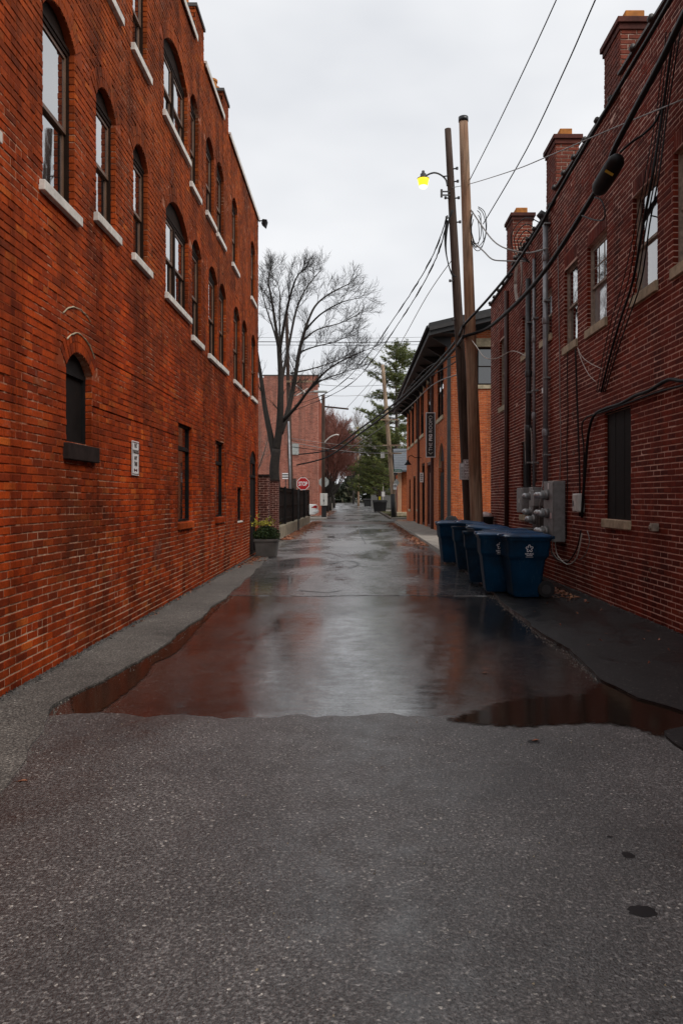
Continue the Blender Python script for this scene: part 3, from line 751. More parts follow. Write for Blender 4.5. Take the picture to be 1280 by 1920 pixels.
# no-parking sign on the left wall
sg = empty('wall_sign', (-2.62, 9.55, 1.77), 'white no parking sign screwed flat to the long brick wall', 'sign')
y0, y1, z0, z1, X = 9.41, 9.71, 1.78, 2.19, -2.628
m = MB(); m.box((X - .004, y0, z0), (X, y1, z1)); m.build('plate', 'sign_white', sg)
m = MB(T=lambda u, d, v: (X + .0025 - d, u, v)); frame_rect(m, y0 + .012, y1 - .012, z0 + .012, z1 - .012, .008, 0, .001); m.build('border', 'sign_maroon', sg)
for (s, zz, sz) in (('NO', 2.135, .075), ('PARKING', 2.06, .066), ('ANY', 1.985, .07), ('TIME', 1.915, .07)):
    text('lettering', s, sz, 'sign_black', sg, (X + .003, 9.56, zz), (0, 1, 0), (0, 0, 1), bold=.002, sx=.9)
m = MB(T=lambda u, d, v: (X + .0025 - d, u, v)); bar(m, 9.50, 9.62, 1.835, 1.85, 0, .001); bar(m, 9.495, 9.52, 1.825, 1.86, 0, .0012); bar(m, 9.60, 9.625, 1.825, 1.86, 0, .0012); m.build('arrow', 'sign_maroon', sg)

# ================================================================== THE DARK RED BRICK BUILDING ON THE RIGHT
rb = empty('brick_building', (3.55, 12, 0), 'dark red painted brick building with stepped parapet, three chimneys and cables along its wall', 'building')
rw = Wall((3.55, 20.8, 0), (0, -1, 0))
def V_(y): return 20.8 - y
ops = []
def rop(ya, yb, s, t, ring=.20, depth=.125): o = Op(V_(ya), V_(yb), s, t, 0, ring, depth); ops.append(o); return o
w1 = rop(7.95, 8.88, 4.06, 5.36); w2 = rop(9.35, 10.19, 4.06, 5.36); w3 = rop(11.23, 12.18, 4.06, 5.33); w4 = rop(12.71, 13.52, 4.05, 5.38)
w5 = rop(14.36, 15.2, 4.48, 5.33); w6 = rop(16.1, 16.9, 4.52, 5.34); w7 = rop(18.75, 19.55, 3.72, 5.38)
b1 = rop(10.25, 11.32, 1.21, 2.69, 0, .09); b2 = rop(16.06, 17.0, 1.16, 2.74, 0, .09)
cuts = [(V_(30), V_(17.9), 6.54), (V_(17.9), V_(14.06), 6.74), (V_(14.06), V_(10.64), 6.94)]
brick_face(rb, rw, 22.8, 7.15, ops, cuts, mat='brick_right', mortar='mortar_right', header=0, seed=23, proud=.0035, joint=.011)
for o, kw in ((w1, dict(glass='glass_coated')), (w2, dict(glass='glass_coated', lower_glass='glass_blind', meet=.48)), (w3, dict(muntin=(3, 2), lower_glass='glass_blind', glass='glass_coated')), (w4, dict(glass='glass_coated')), (w5, {}), (w6, {}), (w7, {})):
    kw = dict(dict(glass='glass_coated'), **kw)
    sash_window(rb, rw, o, frame='frame_wood', sill='stone_lime', silldim=(.03, .12, .04), edge='frame_wood', **kw)
for o, cracked in ((b1, True), (b2, False)):
    m = rw.mb(); bar(m, o.u0, o.u1, o.v0, o.v1, .05, .09); bd = m.build('boarded_window', 'board_dark', rb)
    for k in range(3):
        x = o.u0 + (o.u1 - o.u0) * k / 3; m = rw.mb(); bar(m, x + .004, o.u0 + (o.u1 - o.u0) * (k + 1) / 3 - .004, o.v0 + .003, o.v1 - .003, .034 + .003 * k, .052); m.build('board', 'board_dark', bd)
    m = rw.mb(); bar(m, o.u0 - .02, o.u1 + .02, o.v0 - .115, o.v0 + .003, -.05, .06); m.build('sill', 'stone_lime', bd, bevel=.01)
m = MB(); m.box((3.80, -2, -.05), (15, 20.79, 6.5)); m.build('building_core', 'interior', rb)
m = MB(); m.box((3.56, 20.55, -.05), (15, 20.785, 6.5)); m.build('end_wall', 'brick_right', rb)
steps = [(17.9, 20.85, 6.54), (14.06, 17.9, 6.74), (10.64, 14.06, 6.94), (-2, 10.64, 7.15)]
for (a, b, z) in steps:
    m = MB(); m.box((3.56, a + .003, 6.0), (3.86, b - .003, z - .004)); m.build('parapet', 'mortar_right', rb)
    m = MB(); m.box((3.50, a, z), (3.90, b - .005, z + .035)); m.add([(3.50, a, z + .035), (3.90, a, z + .035), (3.90, b - .005, z + .035), (3.50, b - .005, z + .035), (3.70, a + .001, z + .075), (3.70, b - .006, z + .075)], [(0, 1, 4), (1, 2, 5, 4), (2, 3, 5), (3, 0, 4, 5)])
    cp = m.build('coping', 'coping_dark', rb)
    y = a + .25
    while y < b:
        if y > 7:
            m = MB(); m.tube([(3.49, y - .035, z + .03), (3.49, y + .035, z + .03)], .038, 8); m.tube([(3.49, y, z + .035), (3.70, y, z + .08)], .032, 8); m.build('coping_roll', 'coping_dark', cp, smooth=True)
        y += .62
for i, (s, zb) in enumerate(((17.9, 6.54), (14.06, 6.74), (10.64, 6.94))):
    e = s + .68; x1 = 3.55 + (.44, .40, .44)[i]
    m = MB(); m.box((3.552, s + .004, zb - .3), (x1, e, 7.84)); ch = m.build('chimney', 'mortar_chimney', rb)
    brick_face(ch, Wall((3.547, e, zb + .03), (0, -1, 0)), e - s, 7.84 - zb - .03, [], mat='brick_chimney', mortar='mortar_chimney', header=0, singles=30, seed=40 + i)
    brick_face(ch, Wall((3.547, s, zb - .05), (1, 0, 0)), x1 - 3.547, 7.84 - zb + .05, [], mat='brick_chimney', mortar='mortar_chimney', header=0, singles=40, seed=50 + i)
    m = MB(); m.box((3.52, s - .03, 7.76), (x1 + .03, e + .03, 7.84)); m.build('corbel', 'brick_pier', ch, bevel=.006)
    m = MB(); m.box((3.49, s - .06, 7.841), (x1 + .06, e + .06, 7.92)); m.build('cap', 'brick_pier', ch, bevel=.008)
    m = MB(); m.box((3.63, s + .06, 7.921), (x1 - .10, e - .28, 8.07)); m.build('flue_tile', 'copper_pot', ch, bevel=.012)
    m = MB(); m.box((3.545, s - .035, zb + .20), (3.70, s - .002, zb + .30)); m.build('flashing', 'stone_white', ch)

# downpipe and conduits on the wall
dp = MB(); dp.tube([(3.50, 18.42, 6.3), (3.50, 18.42, .08)], .05, 8); o = dp.build('downpipe', 'pipe_brown', None, smooth=True)
tag(o, 'dark brown downpipe on the dark red wall beyond the electricity meters', 'pipe')
def conduit(name, Y, r, z0, z1, mat, label, couplings=()):
    e = empty(name, (3.45, Y, z0), label, 'conduit')
    m = MB(); m.tube([(3.47, Y, z0), (3.47, Y, z1)], r, 10); m.build('pipe', mat, e, smooth=True)
    for z in couplings: m = MB(); m.tube([(3.47, Y, z - .07), (3.47, Y, z - .055), (3.47, Y, z + .055), (3.47, Y, z + .07)], [r + .004, r + .014, r + .014, r + .004], 10); m.build('coupling', mat, e, smooth=True)
    k = z0 + .5
    while k < z1: m = MB(); m.box((3.44 - r * .2, Y - r - .035, k - .015), (3.56, Y + r + .035, k + .015)); m.build('clamp', 'metal_grey', e); k += 1.4
    return e
YA, YB_, YC = 15.95, 15.45, 14.52
conduit('conduit', YA, .055, 1.72, 5.9, 'metal_dark', 'thick dark conduit rising from the meters to the parapet', (4.0, 2.9))
conduit('conduit', YB_, .028, 1.7, 6.15, 'conduit', 'thinnest of the three conduits, between the two thicker ones', (4.6, 3.1))
e = conduit('conduit', YC, .048, 1.8, 6.55, 'conduit', 'thick pale grey conduit with a weather cap, above the six-meter panel', (5.9, 4.75, 2.7))
m = MB(); m.tube([(3.47, YC, 6.52), (3.46, YC, 6.66), (3.40, YC, 6.70), (3.34, YC, 6.64)], [.055, .07, .065, .045], 10); m.build('weather_cap', 'metal_dark', e, smooth=True)
m = MB(); m.box((3.413, YC - .04, 3.42), (3.42, YC + .04, 3.52)); m.build('sticker', 'sign_white', e)

def meter(parent, Y, z, X, r=.072):
    m = MB(); m.tube([(X + .06, Y, z), (X, Y, z), (X - .005, Y, z)], [r + .012, r + .012, r], 14); k = m.build('meter', 'metal_grey', parent, smooth=True)
    m = MB(); m.tube([(X - .004, Y, z), (X - .09, Y, z), (X - .125, Y, z), (X - .14, Y, z)], [r - .008, r - .012, r - .03, r - .06], 14); m.build('glass_cover', 'glass_blind', k, smooth=True)
mp_ = empty('electric_panel', (3.4, 13.75, .76), 'grey electricity panel carrying six round meters on the dark red wall', 'meter panel')
m = MB(); m.box((3.34, 13.4, .77), (3.54, 14.12, 1.80)); m.build('cabinet', 'metal_grey', mp_, bevel=.01)
m = MB(); m.box((3.325, 13.40, .80), (3.338, 13.64, 1.78)); m.build('cover', 'metal_grey', mp_, bevel=.004)
m = MB(); m.box((3.318, 13.48, 1.16), (3.324, 13.57, 1.26)); m.build('sticker', 'bag_pink', mp_)
m = MB(); m.box((3.33, 13.70, 1.66), (3.338, 13.78, 1.77)); m.build('sticker', 'sign_white', mp_)
for r_ in range(3):
    for c_ in range(2): meter(mp_, 13.78 + c_ * .22, 1.56 - r_ * .31, 3.28)
mp2 = empty('meter_box', (3.4, 15.2, 1.0), 'pair of weathered grey meter boxes with three round meters under the thin conduit', 'meter panel')
m = MB(); m.box((3.36, 15.05, 1.02), (3.54, 15.40, 1.72)); m.build('cabinet', 'metal_grey', mp2, bevel=.01)
m = MB(); m.box((3.30, 14.70, 1.36), (3.54, 14.98, 1.66)); m.build('cabinet', 'metal_grey', mp2, bevel=.01)
m = MB(); m.box((3.33, 14.62, .95), (3.54, 14.95, 1.26)); m.build('cabinet', 'concrete_dark', mp2, bevel=.01)
meter(mp2, 15.22, 1.55, 3.33); meter(mp2, 15.22, 1.25, 3.33); meter(mp2, 14.8, 1.12, 3.29)
mp3 = empty('switch_box', (3.45, 16.3, 1.1), 'grey switch box at the foot of the thick dark conduit', 'electrical box')
m = MB(); m.box((3.34, 15.85, 1.22), (3.54, 16.45, 1.72)); m.build('cabinet', 'metal_grey', mp3, bevel=.01)
m = MB(); m.box((3.327, 15.92, 1.27), (3.338, 16.40, 1.68)); m.build('cover', 'metal_grey', mp3); m = MB(); m.box((3.31, 16.1, 1.42), (3.326, 16.14, 1.50)); m.build('latch', 'stone_white', mp3)
m = MB(); m.box((3.25, 15.2, .033), (3.52, 16.0, .92)); o = m.build('ground_cabinet', 'concrete_dark', None, bevel=.015); tag(o, 'low grey cabinet on the ground below the meter boxes, behind the bins', 'electrical box')
tb = empty('telecom_box', (3.5, 12.4, 1.28), 'small pale plastic telephone box with latch beside the boarded window', 'electrical box')
m = MB(); m.box((3.42, 12.28, 1.29), (3.54, 12.56, 1.58)); m.build('case', 'box_white', tb, bevel=.02)
m = MB(); m.box((3.407, 12.30, 1.31), (3.419, 12.42, 1.56)); m.build('cover', 'box_white', tb, bevel=.004); m = MB(); m.box((3.395, 12.43, 1.38), (3.418, 12.455, 1.47)); m.build('latch', 'metal_grey', tb)
m = MB(); m.box((3.46, 9.28, 1.12), (3.54, 9.37, 1.21)); m.tube([(3.46, 9.325, 1.165), (3.44, 9.325, 1.165)], .03, 8); o = m.build('outlet_box', 'frame_wood', None, bevel=.006); tag(o, 'tiny brown outlet box on the dark red wall below the boarded window', 'electrical box')
# pale patches where old paint came off
for (y, z, a, b) in ((9.62, .62, .09, .11), (12.95, 2.85, .05, .06), (12.9, 2.2, .03, .05)):
    m = rw.mb(); q = random.Random(int(y * 100))
    for k in range(7): x = V_(y) + q.uniform(-a, a); zz = z + q.uniform(-b, b); m.box((x, -.0155, zz), (x + q.uniform(.015, .05), -.012, zz + q.uniform(.008, .03)))
    m.build('paint_scrape', 'frame_edge', rb)

# cables lying on the right wall: each run its own thing
def cable(pts, r, mat, label, k=4, name='cable', group=None, n=6):
    m = MB(); P = spline(pts, k); m.tube(P, r, n); o = m.build(name, mat, None, smooth=True); return tag(o, label, 'cable', group)
def wp(x, y, off=.05):                      # a point off from the right wall's face
    X = 3.55 - off; Y = F * X / (x - VX); return Vector((X, Y, EYE - (y - VY) / F * Y))
DROP = 'loose black cables hanging down the dark red wall'
for i, (dx, r) in enumerate(((0, .016), (6, .008), (-7, .007), (12, .009), (-14, .006))):
    cable([wp(1262 + dx, 60, .12), wp(1240 + dx * .8, 215, .10), wp(1222 + dx, 330, .22), wp(1205 + dx, 420, .20), wp(1186 + dx * 1.3, 525, .20), wp(1162 + dx * 1.2, 600, .08), wp(1142 + dx * .9, 670, .04), wp(1126 + dx * .6, 735, .04)], r, 'cable_black', ('thickest of the black cables' if i == 0 else 'thin black cable') + ' hanging down the dark red wall across the second window', group=DROP)
cable([wp(1330, 700), wp(1280, 714), wp(1252, 712), wp(1215, 733), wp(1190, 742), wp(1160, 758), wp(1134, 766), wp(1112, 780), wp(1102, 815), wp(1097, 870), wp(1093, 920), wp(1090, 970)], .022, 'cable_black', 'thick black cable sagging over the boarded window down to the telephone box')
cable([wp(1330, 708), wp(1280, 722), wp(1230, 736), wp(1180, 754), wp(1134, 771), wp(1092, 790), wp(1094, 850), wp(1091, 970)], .012, 'cable_black', 'thin black cable under the thick one over the boarded window')
cable([wp(1078, 655), wp(1080, 720), wp(1083, 800), wp(1086, 900), wp(1086, 968)], .014, 'cable_black', 'black cable falling straight from the fourth window sill to the telephone box')
cable([wp(1088, 995), wp(1080, 1030), wp(1060, 1055), wp(1035, 1040), wp(1030, 1015)], .012, 'cable_black', 'black cable looping low between meter panel and telephone box')
cable([wp(1100, 995), wp(1104, 1015), wp(1096, 1040), wp(1085, 1050)], .007, 'cable_grey', 'grey cable curling below the telephone box')
cable([wp(1035, 1012), wp(1036, 1035), wp(1048, 1050), wp(1062, 1050)], .007, 'cable_pale', 'pale cable curling below the meter panel')
cable([wp(1082, 652), wp(1088, 672), wp(1096, 690), wp(1105, 705), wp(1116, 716)], .006, 'cable_pale', 'pale frayed cable end hanging from the fourth window sill', group='frayed pale cable ends')
cable([wp(1082, 652), wp(1090, 668), wp(1104, 680), wp(1128, 692)], .006, 'cable_pale', 'pale frayed cable end hanging from the fourth window sill', group='frayed pale cable ends')
cable([wp(990, 625), wp(989, 700), wp(983, 790), wp(985, 870), wp(990, 905)], .007, 'cable_pale', 'pale cable falling beside the thick dark conduit to the switch box')
cable([wp(985, 788), wp(993, 798), wp(996, 830), wp(996, 870)], .007, 'cable_pale', 'short pale cable bent out beside the thick dark conduit')
for k, (xa, ya, xb, yb, lab) in enumerate(((1044, 440, 1050, 900, 'thin grey cable stapled down the wall above the six-meter panel'), (1002, 470, 1004, 905, 'thin black cable stapled between the dark and thin conduits'), (1064, 660, 1062, 1010, 'thin black cable stapled down beside the six-meter panel'))):
    q = random.Random(k + 5); cable([wp(xa + (xb - xa) * t / 6 + q.uniform(-1.5, 1.5), ya + (yb - ya) * t / 6, .02) for t in range(7)], .008, 'cable_grey' if k == 0 else 'cable_black', lab)
cable([wp(1018, 900, .1), wp(1012, 940, .2), wp(1010, 985, .2), wp(1016, 1010, .1)], .012, 'cable_grey', 'grey cable bowed out between the two meter boxes')
cable([wp(1040, 1015, .15), wp(1044, 1040, .12), wp(1062, 1058, .1), wp(1080, 1046, .08), wp(1090, 1000, .06)], .009, 'cable_pale', 'pale cable slung low from the meter panel to the telephone box')
# coil of spare cable on the wall below the third chimney
m = MB(); c0 = wp(975, 525, .06)
for q in range(4):
    m.tube([(3.47 - .012 * q, c0.y + (.30 + .02 * q) * math.cos(t * math.pi / 12), c0.z + (.40 + .015 * q) * math.sin(t * math.pi / 12)) for t in range(25)], .008, 5)
o = m.build('cable_coil', 'cable_pale', None, smooth=True); tag(o, 'pale coil of spare cable hung on the wall below the chimney', 'cable coil')

# ================================================================== THE ORANGE BRICK HALL BEHIND IT
fb = empty('brick_hall', (3.65, 43, 0), 'bright orange brick hall with deep black eaves and arched doorway', 'building')
FA = Wall((3.65, 56, 0), (0, -1, 0)); FB = Wall((3.65, 30.3, 0), (1, 0, 0))
def A_(y): return 56 - y
ops = []; fwin = []
for (a, b) in ((32.8, 35.2), (37.9, 40.1), (42.2, 44.3), (46.0, 47.8), (49.2, 51.2), (52.5, 54.3)):
    o = Op(A_(a), A_(b), 4.95, 7.25, 0, 0, .10); ops.append(o); fwin.append(o)
arch = Op(A_(32.5), A_(34.7), .1, 3.85, 1.0, .3, .14); d1 = Op(A_(37.9), A_(40.4), .1, 3.3, 0, 0, .2); d2 = Op(A_(41.6), A_(43.4), .1, 3.4, 0, 0, .2)
d3 = Op(A_(48.0), A_(49.8), .1, 2.9, 0, 0, .2); lo1 = Op(A_(45.4), A_(46.6), .9, 2.9, 0, 0, .1); lo2 = Op(A_(52.2), A_(53.6), .8, 2.8, 0, 0, .1)
ops += [arch, d1, d2, d3, lo1, lo2]
brick_face(fb, FA, 25.7, 7.65, ops, mat='brick_fig', mortar='mortar_fig', header=0, singles=0, seed=61)
gw = Op(.98, 2.0, 5.82, 7.28, 0, 0, .15)
cuts = [(k * .25, k * .25 + .25, 7.62 + .235 * (k * .25 + .1)) for k in range(24)]
brick_face(fb, FB, 6.0, 9.1, [gw], cuts, mat='brick_fig', mortar='mortar_fig', header=0, singles=300, seed=62)
for o in fwin:
    wn = sash_window(fb, FA, o, frame='frame_black', glass='glass', sill='stone_lime', silldim=(.1, .16, .07), edge='frame_brown', double=True)
    m = FA.mb(); bar(m, o.u0 - .1, o.u1 + .1, o.v1 + .003, o.v1 + .30, -.03, .1); m.build('lintel', 'stone_lime', wn)
wn = sash_window(fb, FB, gw, frame='frame_brown', glass='glass', sill='stone_lime', silldim=(.1, .14, .06), edge='frame_brown')
m = FB.mb(); bar(m, gw.u0 - .1, gw.u1 + .1, gw.v1 + .003, gw.v1 + .32, -.03, .1); m.build('lintel', 'stone_lime', wn)
# arched doorway
m = FA.mb(); t1 = math.asin(min(1, arch.a / arch.R)); poly = [(arch.u0, arch.v0), (arch.u1, arch.v0), (arch.u1, arch.vs)] + [(arch.c + arch.R * math.sin(t1 - 2 * t1 * k / 16), arch.vc + arch.R * math.cos(t1 - 2 * t1 * k / 16)) for k in range(1, 16)] + [(arch.u0, arch.vs)]
m.prism(poly, .08, .13, 'y'); ad = m.build('arched_door', 'frame_black', fb)
for s in (0, 1): m = FA.mb(); x = arch.u0 + .08 + s * (arch.a); bar(m, x, x + arch.a - .12, .25, 2.5, .06, .08); m.build('door_leaf', 'board_dark', ad)
m = FA.mb(); bar(m, arch.u0 + .1, arch.u1 - .1, 2.62, 3.1, .06, .078); m.build('transom_pane', 'glass', ad)
for o, mt in ((d1, 'door_red'), (d2, 'frame_black'), (d3, 'frame_black')):
    m = FA.mb(); frame_rect(m, o.u0, o.u1, o.v0, o.v1, .12, .03, .2); dd = m.build('door', mt, fb)
    m = FA.mb(); bar(m, o.u0 + .12, o.u1 - .12, o.v0 + .12, o.v1 - .5, .12, .18); m.build('door_leaf', 'board_dark' if mt != 'door_red' else mt, dd)
    m = FA.mb(); bar(m, o.u0 + .12, o.u1 - .12, o.v1 - .48, o.v1 - .12, .14, .16); m.build('transom_pane', 'glass', dd)
for o in (lo1, lo2): sash_window(fb, FA, o, frame='frame_black', glass='glass', sill='stone_lime', silldim=(.08, .14, .06), edge='frame_brown')
m = MB(); m.box((3.95, 30.6, -.05), (14, 55.9, 7.4)); m.build('building_core', 'interior', fb)
# low-pitched roof with a deep overhang
sl = .235
def roofpts(x, z): return z + sl * (x - 2.72)
mb = MB()
Yn, Yf = 29.2, 57.2; X0, X1 = 2.72, 9.5
def slab(za, zb, y0, y1, xa, xb): return [(xa, y0, roofpts(xa, za)), (xb, y0, roofpts(xb, za)), (xb, y1, roofpts(xb, za)), (xa, y1, roofpts(xa, za)), (xa, y0, roofpts(xa, zb)), (xb, y0, roofpts(xb, zb)), (xb, y1, roofpts(xb, zb)), (xa, y1, roofpts(xa, zb))]
BF = [(0, 3, 2, 1), (4, 5, 6, 7), (0, 1, 5, 4), (1, 2, 6, 5), (2, 3, 7, 6), (3, 0, 4, 7)]
m = MB(); m.add(slab(7.80, 7.95, Yn, Yf, X0, X1), BF); rf = m.build('roof', 'roof_black', fb)
m = MB(); m.add(slab(7.50, 7.798, Yn + .05, Yn + .16, X0 + .03, X1), BF); m.build('fascia', 'roof_black', rf)
m = MB(); m.add(slab(7.66, 7.798, Yn - .04, Yn + .049, X0 + .01, X1), BF); m.build('fascia', 'soffit', rf)
m = MB(); m.box((X0 + .02, Yn + .17, 7.56), (X0 + .12, Yf - .1, 7.80)); m.build('fascia', 'roof_black', rf)
m = MB(); m.tube([(X0 - .05, Yn, 7.79), (X0 - .05, Yf, 7.79)], .07, 8); m.build('gutter', 'roof_black', rf, smooth=True)
m = MB(); m.box((X0 + .13, Yn + .17, 7.60), (3.66, Yf - .12, 7.63)); m.build('soffit_board', 'soffit', rf)
y = Yn + .8
while y < Yf - 1:
    m = MB(); m.add([(3.62, y, 7.59), (3.62, y + .12, 7.59), (2.9, y + .12, 7.59), (2.9, y, 7.59), (3.62, y, 7.1), (3.62, y + .12, 7.1), (3.45, y + .12, 7.25), (3.45, y, 7.25)], BF); m.build('eave_bracket', 'roof_black', rf); y += 2.1
for (x, y, lab) in ((3.57, 30.22, 0), (3.58, 36.9, 1), (3.58, 44.85, 2)):
    m = MB(); m.box((x - .07, y - .06, .1), (x + .055, y + .06, 7.5)); m.build('downpipe', 'pipe_brown' if lab else 'roof_black', fb)
# blade sign
bs = empty('hanging_sign', (3.42, 36.0, 3.38), 'tall black blade sign with white border reading THE FIG ROOM', 'sign')
X0s, X1s, z0, z1, Y = 3.20, 3.63, 3.36, 5.40, 36.0
m = MB(); m.box((X0s, Y, z0), (X1s, Y + .09, z1)); m.build('panel', 'sign_black', bs)
m = MB(T=lambda u, d, v: (u, Y - .012 + d, v)); frame_rect(m, X0s, X1s, z0, z1, .035, 0, .011); m.build('border', 'white_print', bs)
cx = (X0s + X1s) / 2
text('lettering', 'THE', .2, 'white_print', bs, (cx, Y - .006, 3.845), (0, 0, 1), (-1, 0, 0), space=1.1, fit=(.37, .15))
text('lettering', 'FIG', .2, 'white_print', bs, (cx, Y - .006, 4.265), (0, 0, 1), (-1, 0, 0), bold=.010, space=1.1, fit=(.31, .155))
text('lettering', 'ROOM', .2, 'white_print', bs, (cx, Y - .006, 4.81), (0, 0, 1), (-1, 0, 0), space=1.1, fit=(.62, .15))
for s, zc in ((-1, 3.55), (1, 5.22)):
    m = MB(); m.add([(cx - .10, Y - .006, zc - s * .03), (cx, Y - .006, zc + s * .06), (cx + .10, Y - .006, zc - s * .03), (cx + .10, Y - .006, zc - s * .065), (cx, Y - .006, zc + s * .012), (cx - .10, Y - .006, zc - s * .065)], [(0, 1, 4, 5), (1, 2, 3, 4)]); m.build('chevron', 'sign_back', bs)
# small door sign and gooseneck lamp
ds = empty('door_sign', (3.4, 42.0, 2.2), 'small white blade sign with dark lettering beside the black hall door', 'sign')
p0 = at(787, 887, 41.2); m = MB(); m.box((3.36, 41.2, 2.35), (3.54, 41.23, 2.84)); m.build('plate', 'sign_white', ds); m = MB(); m.box((3.54, 41.205, 2.6), (3.64, 41.225, 2.63)); m.build('bracket', 'metal_dark', ds)
for zz, s in ((2.75, 'NO'), (2.65, 'PARK'), (2.55, 'ING'), (2.44, 'ANY')): text('lettering', s, .09, 'sign_black', ds, (3.45, 41.196, zz), (1, 0, 0), (0, 0, 1), bold=.002, sx=.75)
gl = empty('gooseneck_lamp', (3.6, 44, 3.3), 'black gooseneck barn lamp over the hall door', 'lamp')
m = MB(); m.tube(spline([(3.64, 43.6, 3.75), (3.3, 43.6, 3.75), (3.1, 43.6, 3.86), (2.95, 43.6, 3.8), (2.9, 43.6, 3.6)], 4), .022, 6); m.build('arm', 'frame_black', gl, smooth=True)
m = MB(); m.rings([[(2.9 + r * math.cos(t * .524), 43.6 + r * math.sin(t * .524), z) for t in range(12)] for r, z in ((.05, 3.62), (.07, 3.52), (.19, 3.38), (.20, 3.35))]); m.build('shade', 'frame_black', gl, smooth=True)

# ================================================================== UTILITY POLES, LAMP, LINES
def pole(name, a, b, r0, r1, mat, label, cap=None):
    e = empty(name, a, label, 'utility pole'); a = Vector(a); b = Vector(b)
    m = MB(); P = [a.lerp(b, t / 12) for t in range(13)]; q = random.Random(int(r0 * 1000))
    m.tube(P, [(r0 + (r1 - r0) * t / 12) * q.uniform(.98, 1.02) for t in range(13)], 14); m.build('shaft', mat, e, smooth=True)
    if cap: m = MB(); d = (b - a).normalized(); m.tube([b - d * .08, b + d * .03], [r1 + .012, r1 + .012], 14); m.build('cap', cap, e, smooth=True)
    return e
PA0 = Vector((3.02, 20.6, -.05)); PA1 = at(839, 242, 20.6); PB0 = Vector((2.92, 18.9, .02)); PB1 = at(868, 222, 18.9)
pa = pole('utility_pole', PA0, PA1, .16, .085, 'pole_dark', 'dark leaning utility pole carrying the yellow street lamp')
pb = pole('utility_pole', PB0, PB1, .155, .105, 'pole_wood', 'brown wooden utility pole with black cap standing behind the blue bins', 'sign_black')
def onA(y): return PA0.lerp(PA1, (EYE - (y - VY) / F * 20.6 - PA0.z) / (PA1.z - PA0.z))
def onB(y): return PB0.lerp(PB1, (EYE - (y - VY) / F * 18.9 - PB0.z) / (PB1.z - PB0.z))
for (y, s) in ((318, 1), (342, 1), (373, -1), (373, 1), (410, -1), (418, 1), (528, -1), (600, -1)):
    p = onA(y); m = MB(); m.tube([p + Vector((s * .08, -.05, 0)), p + Vector((s * .19, -.08, .0))], .018, 6); m.tube([p + Vector((s * .17, -.08, -.03)), p + Vector((s * .17, -.08, .03))], .035, 6); m.build('bolt', 'metal_dark', pa)
# crossarm bracket below the lamp
p = onA(366); m = MB(); m.box((p.x - .30, p.y - .14, p.z - .06), (p.x - .05, p.y - .11, p.z - .03)); m.box((p.x - .30, p.y - .14, p.z + .03), (p.x - .05, p.y - .11, p.z + .06)); m.tube([(p.x - .27, p.y - .125, p.z - .10), (p.x - .27, p.y - .125, p.z + .10)], .03, 8); m.build('line_bracket', 'metal_dark', pa)
sl_ = empty('street_lamp', onA(330), 'lit yellow street lamp on a curved arm of the leaning pole', 'street lamp')
Lc = at(793, 340, 20.5)
m = MB(); m.tube(spline([onA(350) + Vector((-.10, -.04, 0)), onA(338) + Vector((-.13, -.04, 0)), at(826, 328, 20.5), at(815, 324, 20.5), at(805, 326, 20.5), at(796, 331, 20.5)], 5), .022, 8); m.tube([onA(329), at(830, 331, 20.5)], .018, 6); m.build('arm', 'metal_dark', sl_, smooth=True)
def lathe(c, prof, n=18): return [[(c.x + r * math.cos(2 * math.pi * t / n), c.y + r * math.sin(2 * math.pi * t / n), c.z + z) for t in range(n)] for r, z in prof]
m = MB(); m.rings(lathe(Lc, [(.035, .27), (.04, .25), (.04, .20), (.075, .19), (.08, .10), (.155, .075), (.155, .055)])); m.build('housing', 'metal_dark', sl_, smooth=True)
m = MB(); m.rings(lathe(Lc, [(.150, .054), (.142, .02), (.115, -.10), (.105, -.115)])); ln = m.build('lens', 'lamp_glow', sl_, smooth=True)
m = MB(); m.rings(lathe(Lc, [(.104, -.117), (.10, -.15), (.07, -.17), (.02, -.175)])); m.build('bowl', 'lamp_core', sl_, smooth=True)
# parking signs on the leaning pole
for (a, b, c_, d_, lab, rows, yy) in ((860.5, 878, 868, 899.5, 'white permit notice with small print behind the maroon parking sign on the leaning pole', ['P', '~', '~', '~', '~'], 20.42), (868, 885, 862, 893.5, 'maroon-bordered white parking sign fixed to the leaning pole', ['NO', 'PARK', 'TOW', 'AWAY', '+'], 20.38)):
    p = at(a, c_, yy); q = at(b, d_, yy); s = empty('parking_sign', (p.x, yy, q.z), lab, 'sign')
    m = MB(); m.box((p.x, yy, q.z), (q.x, yy + .004, p.z)); m.build('plate', 'sign_white', s, bevel=.012)
    m = MB(T=lambda u, d, v: (u, yy - .003 + d, v)); frame_rect(m, p.x + .012, q.x - .012, q.z + .012, p.z - .012, .009, 0, .002); m.build('border', 'sign_maroon', s)
    h = (p.z - q.z - .06) / len(rows)
    for k, t in enumerate(rows):
        zc = p.z - .03 - h * (k + .5)
        if t in '~+':
            m = MB(T=lambda u, d, v: (u, yy - .003 + d, v))
            if t == '~':
                for j in range(3): bar(m, p.x + .04, q.x - .05 - .02 * j, zc - .02 + j * .022, zc - .012 + j * .022, 0, .002)
            else: bar(m, p.x + .05, q.x - .04, zc - .01, zc + .01, 0, .002); m.add([(p.x + .03, 0, zc), (p.x + .06, 0, zc - .03), (p.x + .06, 0, zc + .03)], [(0, 1, 2)])
            m.build('print', 'sign_maroon' if t == '+' else 'metal_dark', s)
        else: text('lettering', t, h * 1.05, 'sign_maroon', s, ((p.x + q.x) / 2, yy - .003, zc), (1, 0, 0), (0, 0, 1), bold=.002, sx=.8)

